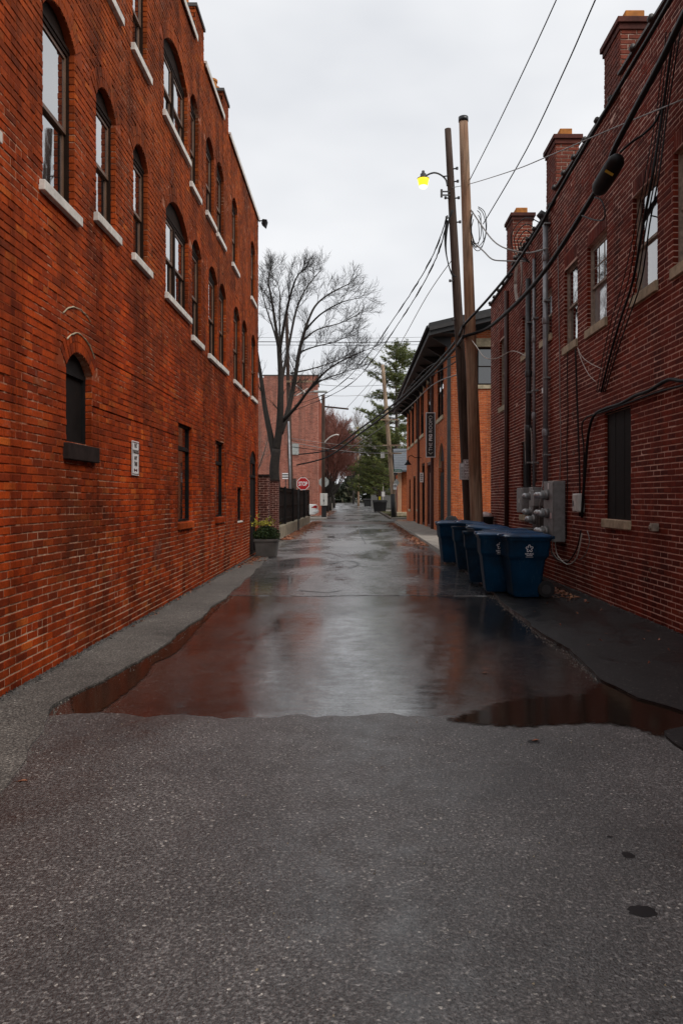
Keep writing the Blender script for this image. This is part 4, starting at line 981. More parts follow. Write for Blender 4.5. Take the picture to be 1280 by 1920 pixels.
# the big pole lines
def line(pts, r, mat, label, group=None, k=6, n=5): return cable(pts, r, mat, label, k, 'power_line', group, n)
G1 = 'thin lines running overhead from the near pole'
line([onB(338) + Vector((.1, 0, 0)), at(940, 218, 15.6), at(1042, 0, 12.2), at(1180, -330, 9.2)], .010, 'cable_black', 'thin overhead line leaving the wooden pole high above the chimneys')
line([at(905, 420, 18.0), at(985, 283, 15.0), at(1058, 130, 12.6), at(1115, 0, 11.0), at(1260, -330, 8.6)], .011, 'cable_black', 'thin overhead line with a splice dropping to the cable loops')
line([onA(352), at(880, 345, 18.7), at(960, 320, 14.8), at(1020, 296, 12.5), at(1150, 240, 10.2), at(1281, 186, 8.45)], .009, 'cable_grey', 'thin service line crossing from the leaning pole to the dark red wall')
m = MB()
for q, (r, off) in enumerate(((.017, 0), (.017, 9))):
    pts = [at(838, 405 + off, 20.6), at(820 + off * .4, 458 + off, 21.5), at(800 + off * .6, 500 + off, 23), at(770 + off * .8, 550 + off, 26), at(740 + off, 594 + off, 30), at(700 + off, 652 + off, 36), at(655 + off, 705 + off, 42), at(610 + off * .6, 738 + off * .6, 46), at(552, 760 + off, 50)]
    P = spline(pts, 8); q2 = random.Random(q)
    P = [p + Vector((q2.uniform(-.007, .007), 0, q2.uniform(-.007, .007))) for p in P]
    m = MB(); m.tube(P, [r * (1.5 if i % 7 < 3 else .9) for i in range(len(P))], 6); o = m.build('power_line', 'cable_black', None, smooth=True)
    tag(o, ('upper' if q == 0 else 'lower') + ' of two heavy twisted lines running from the leaning pole to the far street pole', 'cable', 'twisted pair of heavy lines')
line([onA(480), at(800, 555, 25), at(745, 652, 34), at(700, 710, 42), at(650, 765, 52)], .012, 'cable_grey', 'thin grey line below the heavy twisted pair')
for (y, r, l) in ((632, .010, 'topmost'), (640, .024, 'thick middle'), (646, .014, 'lowest')):
    line([at(380, y + 1, 50), at(541, y + 1, 50.5), at(660, y + 2, 52), at(800, y, 54), at(1000, y - 6, 56)], r, 'cable_black', l + ' of the three level lines above the cross street')
# bundles along the right wall to the pole and on across the cross street
def X_(x, y, X): Y = F * X / (x - VX); return Vector((X, Y, EYE - (y - VY) / F * Y))
c1 = [X_(1420, -300, 3.1), X_(1256, 0, 3.3), X_(1180, 130, 3.32), X_(1100, 268, 3.3), X_(1040, 372, 3.25), X_(1010, 428, 3.2), X_(960, 505, 3.1), at(915, 560, 17.6), onB(612) + Vector((-.17, -.1, 0))]
line(c1, .028, 'cable_black', 'long black line sagging along the parapet to the wooden pole')
line([p + Vector((0, 0, .035)) for p in c1], .010, 'cable_grey', 'grey messenger wire lashed above the parapet line')
c2 = [X_(1460, -330, 2.9), X_(1290, 10, 3.05), X_(1240, 112, 3.1), X_(1190, 205, 3.15), X_(1150, 282, 3.18), X_(1135, 325, 3.18), X_(1100, 385, 3.18), X_(1042, 478, 3.12), X_(995, 540, 3.05), X_(945, 590, 2.98), at(910, 617, 18.2), onB(632) + Vector((-.17, -.1, 0))]
line(c2, [.04] * 100 if False else .038, 'cable_black', 'thick black cable along the right wall carrying the splice case')
line([onB(612) + Vector((-.17, -.1, 0)), at(850, 645, 22), at(800, 700, 27), at(740, 756, 34), at(680, 800, 42), at(620, 842, 48), at(560, 852, 50.4)], .040, 'cable_black', 'upper of two thick cables sweeping from the wooden pole over the crossing')
line([onB(632) + Vector((-.17, -.1, 0)), at(845, 662, 22), at(790, 718, 27), at(735, 768, 34), at(676, 812, 42), at(615, 856, 48), at(556, 872, 50.4)], .045, 'cable_black', 'lower of two thick cables sweeping from the wooden pole over the crossing')
line([onA(700), at(810, 722, 26), at(760, 768, 33), at(700, 812, 42), at(640, 850, 47)], .018, 'cable_grey', 'thin grey cable below the two thick sweeping cables')
for (dy, l) in ((0, 'upper'), (10, 'lower')):
    line([at(862, 640 + dy, 20.3), at(858, 665 + dy, 24), at(800, 690 + dy * 2, 31), at(760, 735 + dy, 40)], .02, 'cable_black', l + ' black cable running under the hall eaves')
# splice case
sc = empty('splice_case', X_(1137, 330, 3.18), 'black oval splice case with yellow label hanging on the thick cable', 'splice case')
a = X_(1158, 297, 3.16); b = X_(1120, 358, 3.16); d = (b - a)
m = MB(); m.tube([a + d * t for t in (-.03, 0, .04, .12, .3, .7, .88, .96, 1.0, 1.03)], [.03, .06, .085, .105, .11, .11, .105, .085, .06, .03], 16); m.build('case', 'cable_black', sc, smooth=True)
p = a + d * .2; dn = d.normalized(); sd_ = Vector((0, -.55, .0)); nn = Vector((0, 0, EYE)) - p; nn = (nn - dn * nn.dot(dn)).normalized(); t2 = dn.cross(nn).normalized()
cc = p + nn * .113; m = MB(); m.add([cc - dn * .03 - t2 * .055, cc - dn * .03 + t2 * .055, cc + dn * .03 + t2 * .055, cc + dn * .03 - t2 * .055], [(0, 1, 2, 3)]); m.build('label_sticker', 'yellow_print', sc)
cable([X_(1114, 370, 3.1), X_(1126, 375, 3.1), X_(1133, 395, 3.1), X_(1130, 412, 3.1), X_(1112, 412, 3.12), X_(1090, 404, 3.15)], .010, 'cable_black', 'small black cable loop below the splice case')
cable([X_(1162, 285, 3.14), X_(1185, 265, 3.2), X_(1205, 252, 3.3), X_(1228, 228, 3.42), X_(1245, 190, 3.47)], .014, 'cable_black', 'black cable leading from the splice case to the hanging cables')
# service drops and loops at the poles
cable([onB(396) + Vector((.1, -.08, 0)), at(906, 428, 18.4), at(925, 452, 17.4), at(948, 466, 16.2), X_(985, 474, 3.36), X_(1010, 470, 3.42), X_(1026, 465, 3.44)], .016, 'cable_grey', 'twisted service drop from the wooden pole to the weather cap')
cable([onB(455) + Vector((.1, -.08, 0)), at(905, 470, 18.2), at(922, 486, 17.2), at(945, 489, 16.6), X_(985, 490, 3.4)], .016, 'cable_grey', 'lower twisted service drop from the wooden pole to the wall')
for k in range(5):
    q = random.Random(k); c = at(890 + 1.5 * k, 432 + q.uniform(-6, 8), 18.75); rx = .10 + .025 * k; rz_ = .36 + .03 * k
    cable([c + Vector((rx * math.sin(t * .7) + q.uniform(-.03, .03), -.06 - .015 * k, rz_ * math.cos(t * .7))) for t in range(9)], .009, 'cable_black', 'black cable loop tied beside the top of the wooden pole', group='cable loops beside the wooden pole')
for k in range(4):
    q = random.Random(20 + k); c = at(842 + k, 450, 20.4)
    cable([c + Vector((.05 + q.uniform(-.03, .02), -.05, .75)), c + Vector((-.06 - .03 * k, -.08, .25)), c + Vector((-.09 - .02 * k, -.08, -.3)), c + Vector((0, -.08, -.75 - .05 * k)), c + Vector((.13, -.06, -.95))], .012, 'cable_black', 'black cable slack hanging along the leaning pole', group='cable slack along the leaning pole')
for k in range(5):
    c = wp(955 + 8 * k, 455 + 3 * k, .28); q = random.Random(k + 70)
    cable([wp(1012 - 5 * k, 418 + 14 * k, .12), wp(985, 408 + 12 * k, .3), wp(962 + 4 * k, 430 + 10 * k, .34), wp(958 + 6 * k, 455, .3), wp(968 + 4 * k, 480, .2), wp(992, 492, .1)], .010, 'cable_black', 'black cable loop bulging in front of the third chimney', group='cable loops in front of the chimney')
cable([onB(635), at(893, 650, 18.2), at(908, 670, 17.6), at(930, 672, 17.4), X_(960, 658, 3.46), X_(986, 668, 3.5)], .010, 'cable_pale', 'pale cable dipping from the wooden pole to the dark red wall')

# ================================================================== BLUE WHEELED BINS
def rrect(x0, x1, y0, y1, r, z, n=4):
    out = []
    for (cx, cy, a0) in ((x1 - r, y1 - r, 0), (x0 + r, y1 - r, 90), (x0 + r, y0 + r, 180), (x1 - r, y0 + r, 270)):
        for k in range(n + 1): a = rad(a0 + 90 * k / n); out.append((cx + r * math.cos(a), cy + r * math.sin(a), z))
    return out
def make_bin(mat):
    e = bpy.data.objects.new('recycling_bin', None); C.objects.link(e); e.empty_display_size = .2
    WL[e.name] = Vector((0, 0, 0))
    m = MB(); m.rings([rrect(-.22, .16, -.215, .215, .05, .012), rrect(-.235, .17, -.225, .225, .05, .05), rrect(-.265, .20, -.252, .252, .05, .30), rrect(-.292, .235, -.268, .268, .05, .56), rrect(-.318, .285, -.288, .288, .05, .62), rrect(-.328, .305, -.298, .298, .05, .85)]); m.build('body', mat, e, smooth=False, bevel=.006, keep=True)
    m = MB(); m.rings([rrect(-.345, .315, -.312, .312, .055, .845), rrect(-.35, .32, -.316, .316, .055, .87), rrect(-.35, .32, -.316, .316, .055, .89)]); m.build('rim', mat, e, keep=True)
    m = MB(); m.rings([rrect(-.37, .33, -.325, .325, .06, .893), rrect(-.375, .335, -.33, .33, .06, .915), rrect(-.35, .31, -.30, .30, .06, .935), rrect(-.24, .22, -.22, .22, .06, .955)]); lid = m.build('lid', 'bin_lid', e, bevel=.004, keep=True)
    for k in (-.14, 0, .14):
        m = MB(); m.box((-.26, k - .02, .950), (.22, k + .02, .968)); m.build('rib', 'bin_lid', lid, bevel=.006, keep=True)
    m = MB(); m.box((-.385, -.10, .905), (-.33, .10, .945)); m.build('lid_grip', 'bin_lid', lid, bevel=.008, keep=True)
    m = MB(); m.tube([(.36, -.24, .90), (.36, .24, .90)], .018, 8)
    for s in (-.24, .24): m.box((.30, s - .018, .87), (.372, s + .018, .915))
    m.build('handle', mat, e, keep=True)
    for s in (-1, 1):
        m = MB(); m.tube([(.245, s * .19, .128), (.245, s * .255, .128)], .127, 20); w_ = m.build('wheel', 'rubber', e, keep=True, bevel=.012)
        m = MB(); m.tube([(.245, s * .254, .128), (.245, s * .262, .128)], .07, 14); m.build('hub', 'metal_dark', w_, keep=True)
    m = MB(); m.tube([(.245, -.19, .128), (.245, .19, .128)], .012, 8); m.box((.12, -.17, .06), (.22, .17, .22)); m.build('axle', 'rubber', e, keep=True)
    return e
def bin_logo(e):
    # five-armed swirl emblem and two lines of lettering, printed on the side wall
    yo = -.2965; tilt = .043; o = Vector((-.02, 0, .735))
    def P(u, v): return (o.x + u, yo - .003 + (-.0 + tilt * 0) - (v * .043), o.z + v)
    def ribbon(pts, wd):
        vs = []; fs = []
        for i, (u, v) in enumerate(pts):
            a = pts[min(i + 1, len(pts) - 1)]; b = pts[max(i - 1, 0)]; t = Vector((a[0] - b[0], a[1] - b[1])); t.normalize(); n_ = (-t.y * wd, t.x * wd)
            vs += [P(u + n_[0], v + n_[1]), P(u - n_[0], v - n_[1])]
        return vs, [(2 * i, 2 * i + 1, 2 * i + 3, 2 * i + 2) for i in range(len(pts) - 1)]
    m = MB()
    for k in range(5):
        a0 = math.pi / 2 + k * 2 * math.pi / 5
        pts = []
        for j in range(9):
            t = j / 8; r = .020 + .034 * math.sin(t * math.pi * .95); a = a0 - .62 + 1.25 * t
            pts.append((r * math.cos(a), r * math.sin(a)))
        m.add(*ribbon(pts, .0052))
    m.build('emblem', 'white_print', e, keep=True)
    xd = (1, 0, 0); yd = (0, -.043, 1)
    for (s, z, sz) in (('REPUBLIC', -.078, .030), ('SERVICES', -.103, .022)): 
        t = text('lettering', s, sz, 'white_print', e, P(0, z), xd, yd, bold=.0008)
    m = MB(); m.add([P(-.055, -.124), P(.055, -.124), P(.055, -.128), P(-.055, -.128)], [(0, 1, 2, 3)]); m.build('underline', 'white_print', e, keep=True)
BG = 'blue recycling bins lined up along the right wall'
bins = [(2.56, 11.97, 3, 1, 'bin_blue', 'blue recycling bin with white emblem at the end of the row by the leaf pile'),
        (2.29, 12.66, -3, 1, 'bin_blue', 'blue recycling bin with white emblem, second in the row from the leaf pile'),
        (2.62, 13.30, 4, 0, 'bin_blue', 'blue recycling bin wedged behind the second emblem bin, only its lid showing'),
        (2.25, 14.05, -6, 0, 'bin_blue_faded', 'faded blue recycling bin with its lid ajar, jutting out from the row'),
        (2.55, 15.25, 7, 0, 'bin_blue', 'blue recycling bin set back towards the wall behind the faded one'),
        (2.36, 16.55, -3, 0, 'bin_blue_faded', 'faded blue recycling bin with pale streaks, last but one before the pavement'),
        (2.24, 18.35, 2, 0, 'bin_blue', 'blue recycling bin farthest along the row, beside the wooden pole and pavement')]
protos = {}
for (x, y, a, lg, mt, lab) in bins:
    key = (mt, lg)
    if key not in protos:
        e = make_bin(mt)
        if lg: bin_logo(e)
        protos[key] = e
    else: e = copy_tree(protos[key])
    e.location = (x, y, .033); e.rotation_euler = (0, 0, rad(a)); tag(e, lab, 'recycling bin', BG)
    if 'ajar' in lab:
        for ch in e.children:
            if ch.name.startswith('lid'): ch.rotation_euler = (0, rad(6), 0); ch.location = (.0, 0, .038)
# black bag and pale sack by the pole
def blob(name, c, rx, ry, rz_, mat, seed, n=12):
    q = random.Random(seed); m = MB(); rings = []
    for i in range(7):
        ph = math.pi * (i + .3) / 7.3; rings.append([(c[0] + rx * math.sin(ph) * math.cos(2 * math.pi * k / n) * q.uniform(.82, 1.15), c[1] + ry * math.sin(ph) * math.sin(2 * math.pi * k / n) * q.uniform(.82, 1.15), c[2] + rz_ - rz_ * math.cos(math.pi - ph) * -1 * q.uniform(.95, 1.05)) for k in range(n)])
    m.rings(rings); return m.build(name, mat, None, smooth=True)
o = empty('trash_can', (3.2, 20.15, .09), 'open black trash can with a pale bag on top, behind the wooden pole', 'trash can')
m = MB(); m.rings(lathe(Vector((3.24, 20.2, .09)), [(.24, 0), (.27, .9), (.285, .92), (.285, .96), (.26, .96)])); m.build('body', 'rubber', o, smooth=True)
q = blob('bag', (3.24, 20.2, .93), .25, .25, .12, 'bag_pink', 4); q.parent = o; q.location = q.location - wloc(o)
o = blob('garbage_bag', (2.52, 20.9, .085), .26, .3, .5, 'rubber', 9); tag(o, 'full black garbage bag standing behind the wooden pole', 'garbage bag')

# ================================================================== LEFT SIDE BEYOND THE BUILDING: planter, piers, fence
pl = empty('planter', (-2.38, 20.3, .035), 'grey square planter with dark shrub and yellow sprigs by the doorway', 'planter')
cx, cy = -2.27, 20.55
m = MB(); m.rings([rrect(cx - .25, cx + .25, cy - .25, cy + .25, .02, .019, 2), rrect(cx - .29, cx + .29, cy - .29, cy + .29, .02, .40, 2), rrect(cx - .31, cx + .31, cy - .31, cy + .31, .02, .41, 2), rrect(cx - .31, cx + .31, cy - .31, cy + .31, .02, .47, 2), rrect(cx - .26, cx + .26, cy - .26, cy + .26, .02, .47, 2), rrect(cx - .26, cx + .26, cy - .26, cy + .26, .02, .42, 2)]); m.build('pot', 'concrete_dark', pl)
def leaf_cloud(name, mat, parent, gen, n, size, seed, stretch=2.2):
    q = random.Random(seed); m = MB()
    for _ in range(n):
        c = Vector(gen(q)); a = Vector((q.gauss(0, 1), q.gauss(0, 1), q.gauss(.3, 1))).normalized(); b = a.orthogonal().normalized(); b = Matrix.Rotation(q.uniform(0, 6.28), 3, a) @ b
        s = size * q.uniform(.6, 1.4); m.add([c - a * s * .5 * stretch, c + b * s * .4, c + a * s * .5 * stretch, c - b * s * .4], [(0, 1, 2, 3)])
    return m.build(name, mat, parent)
def g(q):
    while True:
        x, y, z = q.uniform(-1, 1), q.uniform(-1, 1), q.uniform(-.6, 1)
        if x * x + y * y + z * z < 1: return (cx + x * .36, cy + y * .34, .56 + z * .24)
leaf_cloud('foliage', 'shrub_leaf', pl, g, 2600, .028, 5)
stuff(leaf_cloud('yellow_sprigs', 'yellow_leaf', pl, lambda q: (cx - .1 + q.gauss(0, .17), cy + q.gauss(0, .15), .80 + abs(q.gauss(0, .10))), 230, .03, 6))

def pier(x0, x1, y0, y1, h, label, seed):
    e = empty('brick_pier', ((x0 + x1) / 2, y0, 0), label, 'brick pier')
    m = MB(); m.box((x0 + .012, y0 + .012, -.03), (x1 - .012, y1, h - .01)); m.build('core', 'mortar_right', e)
    brick_face(e, Wall((x0, y0 + .01, 0), (1, 0, 0)), x1 - x0, h, [], mat='brick_pier', mortar='mortar_right', header=0, singles=0, seed=seed)
    brick_face(e, Wall((x1 - .01, y0, 0), (0, 1, 0)), y1 - y0, h, [], mat='brick_pier', mortar='mortar_right', header=0, singles=0, seed=seed + 1)
    m = MB(); m.box((x0 - .03, y0 - .03, h), (x1 + .03, y1 + .03, h + .06)); m.build('cap', 'stone_dark', e)
pier(-2.95, -2.50, 23.0, 23.5, 2.14, 'tall dark brick pier next to the long building, behind the planter', 81)
pier(-3.10, -2.72, 28.2, 28.7, 2.12, 'dark brick pier where the black fence begins', 83)
pier(-3.30, -2.93, 50.6, 51.1, 2.0, 'brick pier ending the black fence at the cross street', 85)
m = MB(); m.box((-3.2, 23.5, -.03), (-2.98, 28.2, 1.95)); o = m.build('garden_wall', 'brick_pier'); tag(o, 'dark brick garden wall between the two near piers', 'wall')
rt = empty('retaining_wall', (-2.85, 40, 0), 'low weathered concrete retaining wall under the black fence', 'wall')
for k in range(7):
    y0 = 28.75 + k * 3.12; y1 = y0 + 3.1; m = MB(); m.box((-3.1, y0, -.04), (-2.78 - .008 * k + rr.uniform(-.01, .01), min(y1, 50.55), .46 - .01 * k)); m.build('block', 'retaining', rt, bevel=.02)
fc = empty('board_fence', (-2.95, 40, .46), 'black vertical board fence on the low retaining wall', 'fence')
m = MB(); y = 28.8
while y < 50.5: m.box((-3.02, y, .44), (-2.99 + rr.uniform(-.004, .004), y + .14, 1.92 + rr.uniform(-.01, .01))); y += .15
stuff(m.build('boards', 'frame_black', fc))
for z in (.62, 1.2, 1.80): m = MB(); m.box((-2.985, 28.8, z), (-2.945, 50.5, z + .08)); m.build('rail', 'frame_black', fc)
m = MB(); m.box((-3.06, 28.8, 1.925), (-2.93, 50.5, 1.955)); m.build('cap_rail', 'frame_black', fc)
for k in range(6): y = 28.9 + k * 4.2; m = MB(); m.box((-2.94, y, .3), (-2.85, y + .1, 2.0)); m.build('post', 'frame_black', fc)
m = MB(); m.tube([(-2.62, 37.0, -.02), (-2.62, 37.0, 1.95)], .035, 8); o = m.build('steel_post', 'metal_dark'); tag(o, 'thin dark steel post standing in front of the black fence', 'post')

# ================================================================== TREES
def branch_pts(q, p, d, ln, n, wander, up):
    P = [Vector(p)]; d = Vector(d).normalized()
    for _ in range(n):
        d = (d + Vector((q.gauss(0, wander), q.gauss(0, wander), q.gauss(0, wander) + up))).normalized(); P.append(P[-1] + d * ln / n)
    return P
def grow(mb, q, P, r, level, maxl, ratio, ang, up, dens, rmin, lens):
    for i in range(1, len(P)):
        t = i / (len(P) - 1)
        if level == 0 and t < .30: continue
        k = dens if q.random() < dens % 1 else 0
        for _ in range(int(dens) + (1 if q.random() < dens % 1 else 0)):
            d = (P[i] - P[i - 1]).normalized(); ax = d.orthogonal().normalized(); ax = Matrix.Rotation(q.uniform(0, 6.28), 3, d) @ ax
            nd_ = Matrix.Rotation(rad(q.gauss(ang, 9)), 3, ax) @ d
            ln = lens[level] * q.uniform(.55, 1.15) * (1.15 - .55 * t); rr_ = max(rmin, r * ratio * (1 - .5 * t))
            b = branch_pts(q, P[i], nd_, ln, 5 if level < 2 else 4, .10, up)
            mb.tube(b, [rr_ * (1 - .75 * j / (len(b) - 1)) for j in range(len(b))], 4 if level == 0 else 3, cap=False)
            if level + 1 < maxl: grow(mb, q, b, rr_, level + 1, maxl, ratio, ang, up, dens, rmin, lens)
YT = 35.0
tr = empty('bare_tree', at(517, 978, YT) * 1, 'tall bare tree with dark spreading limbs behind the black fence', 'tree'); tr.location = (-3.55, YT, 0); WL[tr.name] = Vector((-3.55, YT, 0))
tk = MB(); cw = MB(); q = random.Random(5)
limbs = [ # px polylines with depth offsets, start radius, end radius
    ([(516, 975, 0), (516, 920, 0), (514, 880, 0), (518, 842, 0)], .30, .24),
    ([(516, 862, 0), (507, 815, .1), (497, 765, .3), (490, 712, .4), (480, 650, .6), (470, 590, .8)], .19, .05),
    ([(518, 845, 0), (524, 800, -.1), (526, 750, -.2), (526, 700, -.2), (523, 650, -.3)], .21, .12),
    ([(523, 655, -.3), (515, 600, -.5), (508, 545, -.6), (503, 500, -.7), (508, 470, -.7)], .09, .02),
    ([(525, 690, -.2), (519, 640, 0), (500, 580, .3), (489, 520, .4)], .07, .02),
    ([(525, 680, -.2), (524, 600, .3), (525, 545, .6), (520, 500, .8)], .06, .015),
    ([(524, 660, -.3), (534, 600, -.5), (545, 540, -.8), (556, 490, -1.0), (566, 470, -1.1)], .09, .02),
    ([(527, 720, -.2), (541, 650, .3), (556, 580, .6), (575, 520, .9), (600, 470, 1.1)], .09, .018),
    ([(526, 812, 0), (540, 770, .4), (552, 715, .6), (562, 655, .7), (576, 605, .8)], .16, .08),
    ([(576, 605, .8), (590, 575, 1.0), (612, 545, 1.2), (640, 520, 1.4), (655, 508, 1.5)], .07, .015),
    ([(572, 620, .8), (600, 590, .4), (640, 565, .1), (680, 550, 0)], .06, .012),
    ([(566, 640, .7), (595, 618, 1.2), (640, 605, 1.5), (678, 585, 1.7)], .05, .012),
    ([(562, 660, .7), (590, 650, .3), (630, 640, -.1), (668, 622, -.3)], .045, .01),
    ([(530, 790, 0), (556, 762, -.6), (580, 730, -1.0), (612, 695, -1.3), (650, 672, -1.5), (690, 655, -1.7)], .10, .012),
    ([(574, 738, -.9), (600, 715, -.6), (640, 700, -.5), (672, 690, -.5)], .05, .01),
    ([(545, 700, .5), (590, 690, 1.1), (640, 672, 1.6), (670, 650, 1.9)], .045, .01)]
for i, (pts, r0, r1) in enumerate(limbs):
    P = spline([at(x, y + max(0, 570 - y) * .38, YT + d * 1.4) for x, y, d in pts], 4)
    rs = [.84 * (r0 + (r1 - r0) * j / (len(P) - 1)) for j in range(len(P))]
    tk.tube(P, rs, 9 if i < 3 else 7)
    if i > 0: grow(cw, q, P, r0 * .55, 0, 3, .42, 34, .075, 1.2 if i > 2 else .55, .0065, (1.0, .68, .42))
tk.build('trunk', 'bark', tr, smooth=True); cw.build('crown', 'twig_dark', tr)

def bare_tree(x, Y, h, spread, label, seed, mat, nl=9, dens=1.0, trunk=.18, lens=(2.6, 1.4, .8), rmin=.012, group=None, base=None, lo=.16):
    z = gz(Y) if base is None else base
    e = empty('bare_tree', (x, Y, z), label, 'tree', group); q = random.Random(seed); tk = MB(); cw = MB()
    T = [Vector((x, Y, z - .1)), Vector((x + q.gauss(0, .05), Y, z + h * lo * .6)), Vector((x + q.gauss(0, .1), Y, z + h * lo))]; tk.tube(T, [trunk, trunk * .85, trunk * .8], 8)
    for k in range(nl):
        a = 2 * math.pi * k / nl + q.uniform(-.3, .3); tilt = q.uniform(.12, 1.0)
        tip = Vector((x + math.cos(a) * spread * tilt, Y + math.sin(a) * spread * tilt, z + h * (1 - .32 * tilt ** 2) * q.uniform(.9, 1.0)))
        mid = T[-1].lerp(tip, .45) + Vector((math.cos(a) * spread * .18 * tilt, math.sin(a) * spread * .18 * tilt, 0))
        P = spline([T[-1] - Vector((0, 0, .1)), mid, tip], 6); tk.tube(P, [trunk * .5 * (1 - .9 * j / (len(P) - 1)) for j in range(len(P))], 5)
        grow(cw, q, P, trunk * .4, 0, 3, .45, 28, .08, dens, rmin, lens)
    tk.build('trunk', 'bark', e, smooth=True); cw.build('crown', mat, e)
bare_tree(-2.9, 84, 10.2, 2.6, 'dense reddish bare tree just past the tall brick building', 31, 'twig_red', 12, 1.5, rmin=.014)
bare_tree(-3.0, 97, 10.4, 2.8, 'second reddish bare tree farther along the alley edge', 32, 'twig_red', 12, 1.4, rmin=.016)
bare_tree(-2.9, 112, 11.6, 3.0, 'third reddish bare tree before the end of the alley', 33, 'twig_red', 11, 1.3, rmin=.018)
bare_tree(3.4, 128, 12.0, 4.2, 'pale grey bare tree behind the grey garage', 34, 'twig_grey', 10, 1.1, rmin=.02, lens=(3.2, 1.8, 1.0))
bare_tree(-.2, 146, 15.0, 4.5, 'distant grey bare tree closing the alley', 35, 'twig_grey', 10, 1.1, rmin=.02, lens=(3.4, 1.9, 1.0))
bare_tree(-9.5, 62.8, 9.2, 3.0, 'bare tree on the street corner beside the tall brick building', 36, 'twig_grey', 8, .8, rmin=.012, base=.1)

def pine(x, Y, h, spread, label, seed, n=26, dens=1.0):
    z = gz(Y); e = empty('pine_tree', (x, Y, z), label, 'tree', 'pines beyond the cross street'); q = random.Random(seed); tk = MB(); cw = MB()
    tk.tube([(x, Y, z - .1), (x + .1, Y, z + h * .5), (x, Y, z + h)], [.26, .17, .03], 8)
    for i in range(n):
        t = .16 + .84 * (i + q.uniform(0, .6)) / n; zz = z + h * t
        R_ = spread * (1 - t) ** .45 * (.6 + .4 * min(1, t / .25)) + .5
        for b in range(5):
            a = q.uniform(0, 6.28); L = R_ * q.uniform(.55, 1.12); u = q.uniform(.05, .4) + .5 * max(0, t - .6)
            P = [Vector((x, Y, zz)), Vector((x + math.cos(a) * L * .5, Y + math.sin(a) * L * .5, zz + L * .5 * u * .5)), Vector((x + math.cos(a) * L, Y + math.sin(a) * L, zz + L * u))]
            tk.tube(P, [.05, .035, .012], 4, cap=False)
            for s in range(int((6 + L * 9) * dens)):
                w_ = q.uniform(.28, 1.0); c = (P[0].lerp(P[1], w_ * 2) if w_ < .5 else P[1].lerp(P[2], w_ * 2 - 1)) + Vector((q.gauss(0, .16), q.gauss(0, .16), q.gauss(.05, .10)))
                for _ in range(9):
                    d = Vector((math.cos(a) * .6 + q.gauss(0, .7), math.sin(a) * .6 + q.gauss(0, .7), .35 + q.gauss(0, .55))).normalized(); o_ = d.orthogonal().normalized() * .028; l_ = q.uniform(.16, .34)
                    cw.add([c - o_, c + o_, c + d * l_], [(0, 1, 2)])
    tk.build('trunk', 'pine_bark', e, smooth=True); cw.build('crown', 'pine_needles', e)
pine(4.2, 82, 17.2, 5.2, 'tall loose pine rising above the small grey-roofed garage', 41, 32, 1.7)
pine(3.0, 98, 10.8, 4.2, 'dark lower pine hanging over the end of the alley', 42, 24, 1.6)
pine(7.2, 104, 14.0, 4.0, 'far pine behind the others', 43, 18, .8)

# far-off wood that closes the view
q = random.Random(77); m = MB()
for _ in range(42000):
    x = q.uniform(-60, 60); hgt = 7.0 + 2.4 * math.sin(x * .31) + 1.8 * math.sin(x * .9 + 1); zt = q.random() ** .8
    c = Vector((x, 156 + q.uniform(-3, 8), .6 + zt * max(2.2, hgt))); a = Vector((q.gauss(0, 1), q.gauss(0, 1), q.gauss(0, 1))).normalized(); b = a.orthogonal().normalized(); s = q.uniform(.35, .8)
    m.add([c - a * s, c + b * s * .6, c + a * s], [(0, 1, 2)])
o = stuff(m.build('woodland', 'wood_far')); tag(o, 'dark distant wood closing the far end of the alley', 'woodland')

# ================================================================== THINGS AROUND THE CROSS STREET
fbld = empty('brick_building', (-8, 66, 0), 'tall pinkish-red brick building across the street, its blank side wall facing the alley', 'building')
YF = 66.0; xr = -3.03
cuts = [(k * .5, k * .5 + .5, 11.05 + .55 * max(0, min(1, (k * .5 - 6.2) / 1.2))) for k in range(30)]
wo_ = [Op(9.55, 10.15, 7.75 - 2.6, 8.35 - 2.6, 0, 0, .1)]
brick_face(fbld, Wall((xr - 12, YF, .1), (1, 0, 0)), 12, 11.6, [], cuts, mat='brick_far', mortar='mortar_far', bl=.203, header=0, singles=0, seed=91)
brick_face(fbld, Wall((xr, YF, .1), (0, 1, 0)), 11, 9.9, [], mat='brick_far', mortar='mortar_far', header=0, singles=0, seed=92)
m = MB(); m.box((xr - 12, YF + .02, -.05), (xr - .02, YF + 11, 9.9)); m.box((xr - 12, YF + .02, 9.9), (xr - .4, YF + .4, 11.05)); m.build('building_core', 'mortar_far', fbld)
m = MB(); m.box((xr - 12.1, YF - .05, 11.16), (xr - 5.6, YF + .45, 11.22)); m.box((xr - 4.6, YF - .05, 11.70), (xr + .05, YF + .45, 11.77)); m.build('coping', 'coping_dark', fbld)
m = MB(); m.add([(xr - 3.6, YF - .02, 11.6), (xr + .02, YF - .02, 11.6), (xr + .02, YF + 2, 11.0), (xr - 3.6, YF + 2, 11.0)], [(0, 1, 2, 3)]); m.build('roof_edge', 'door_red', fbld)
for y in (YF + 1.5, YF + 4.5, YF + 7.5): m = MB(); m.box((xr - .01, y, .1), (xr + .22, y + .5, 9.6)); m.build('pilaster', 'brick_far', fbld)
m = MB(); m.box((xr - 2.5, YF - .12, 5.15), (xr - 1.6, YF - .01, 6.05)); m.build('vent_hood', 'sign_back', fbld)

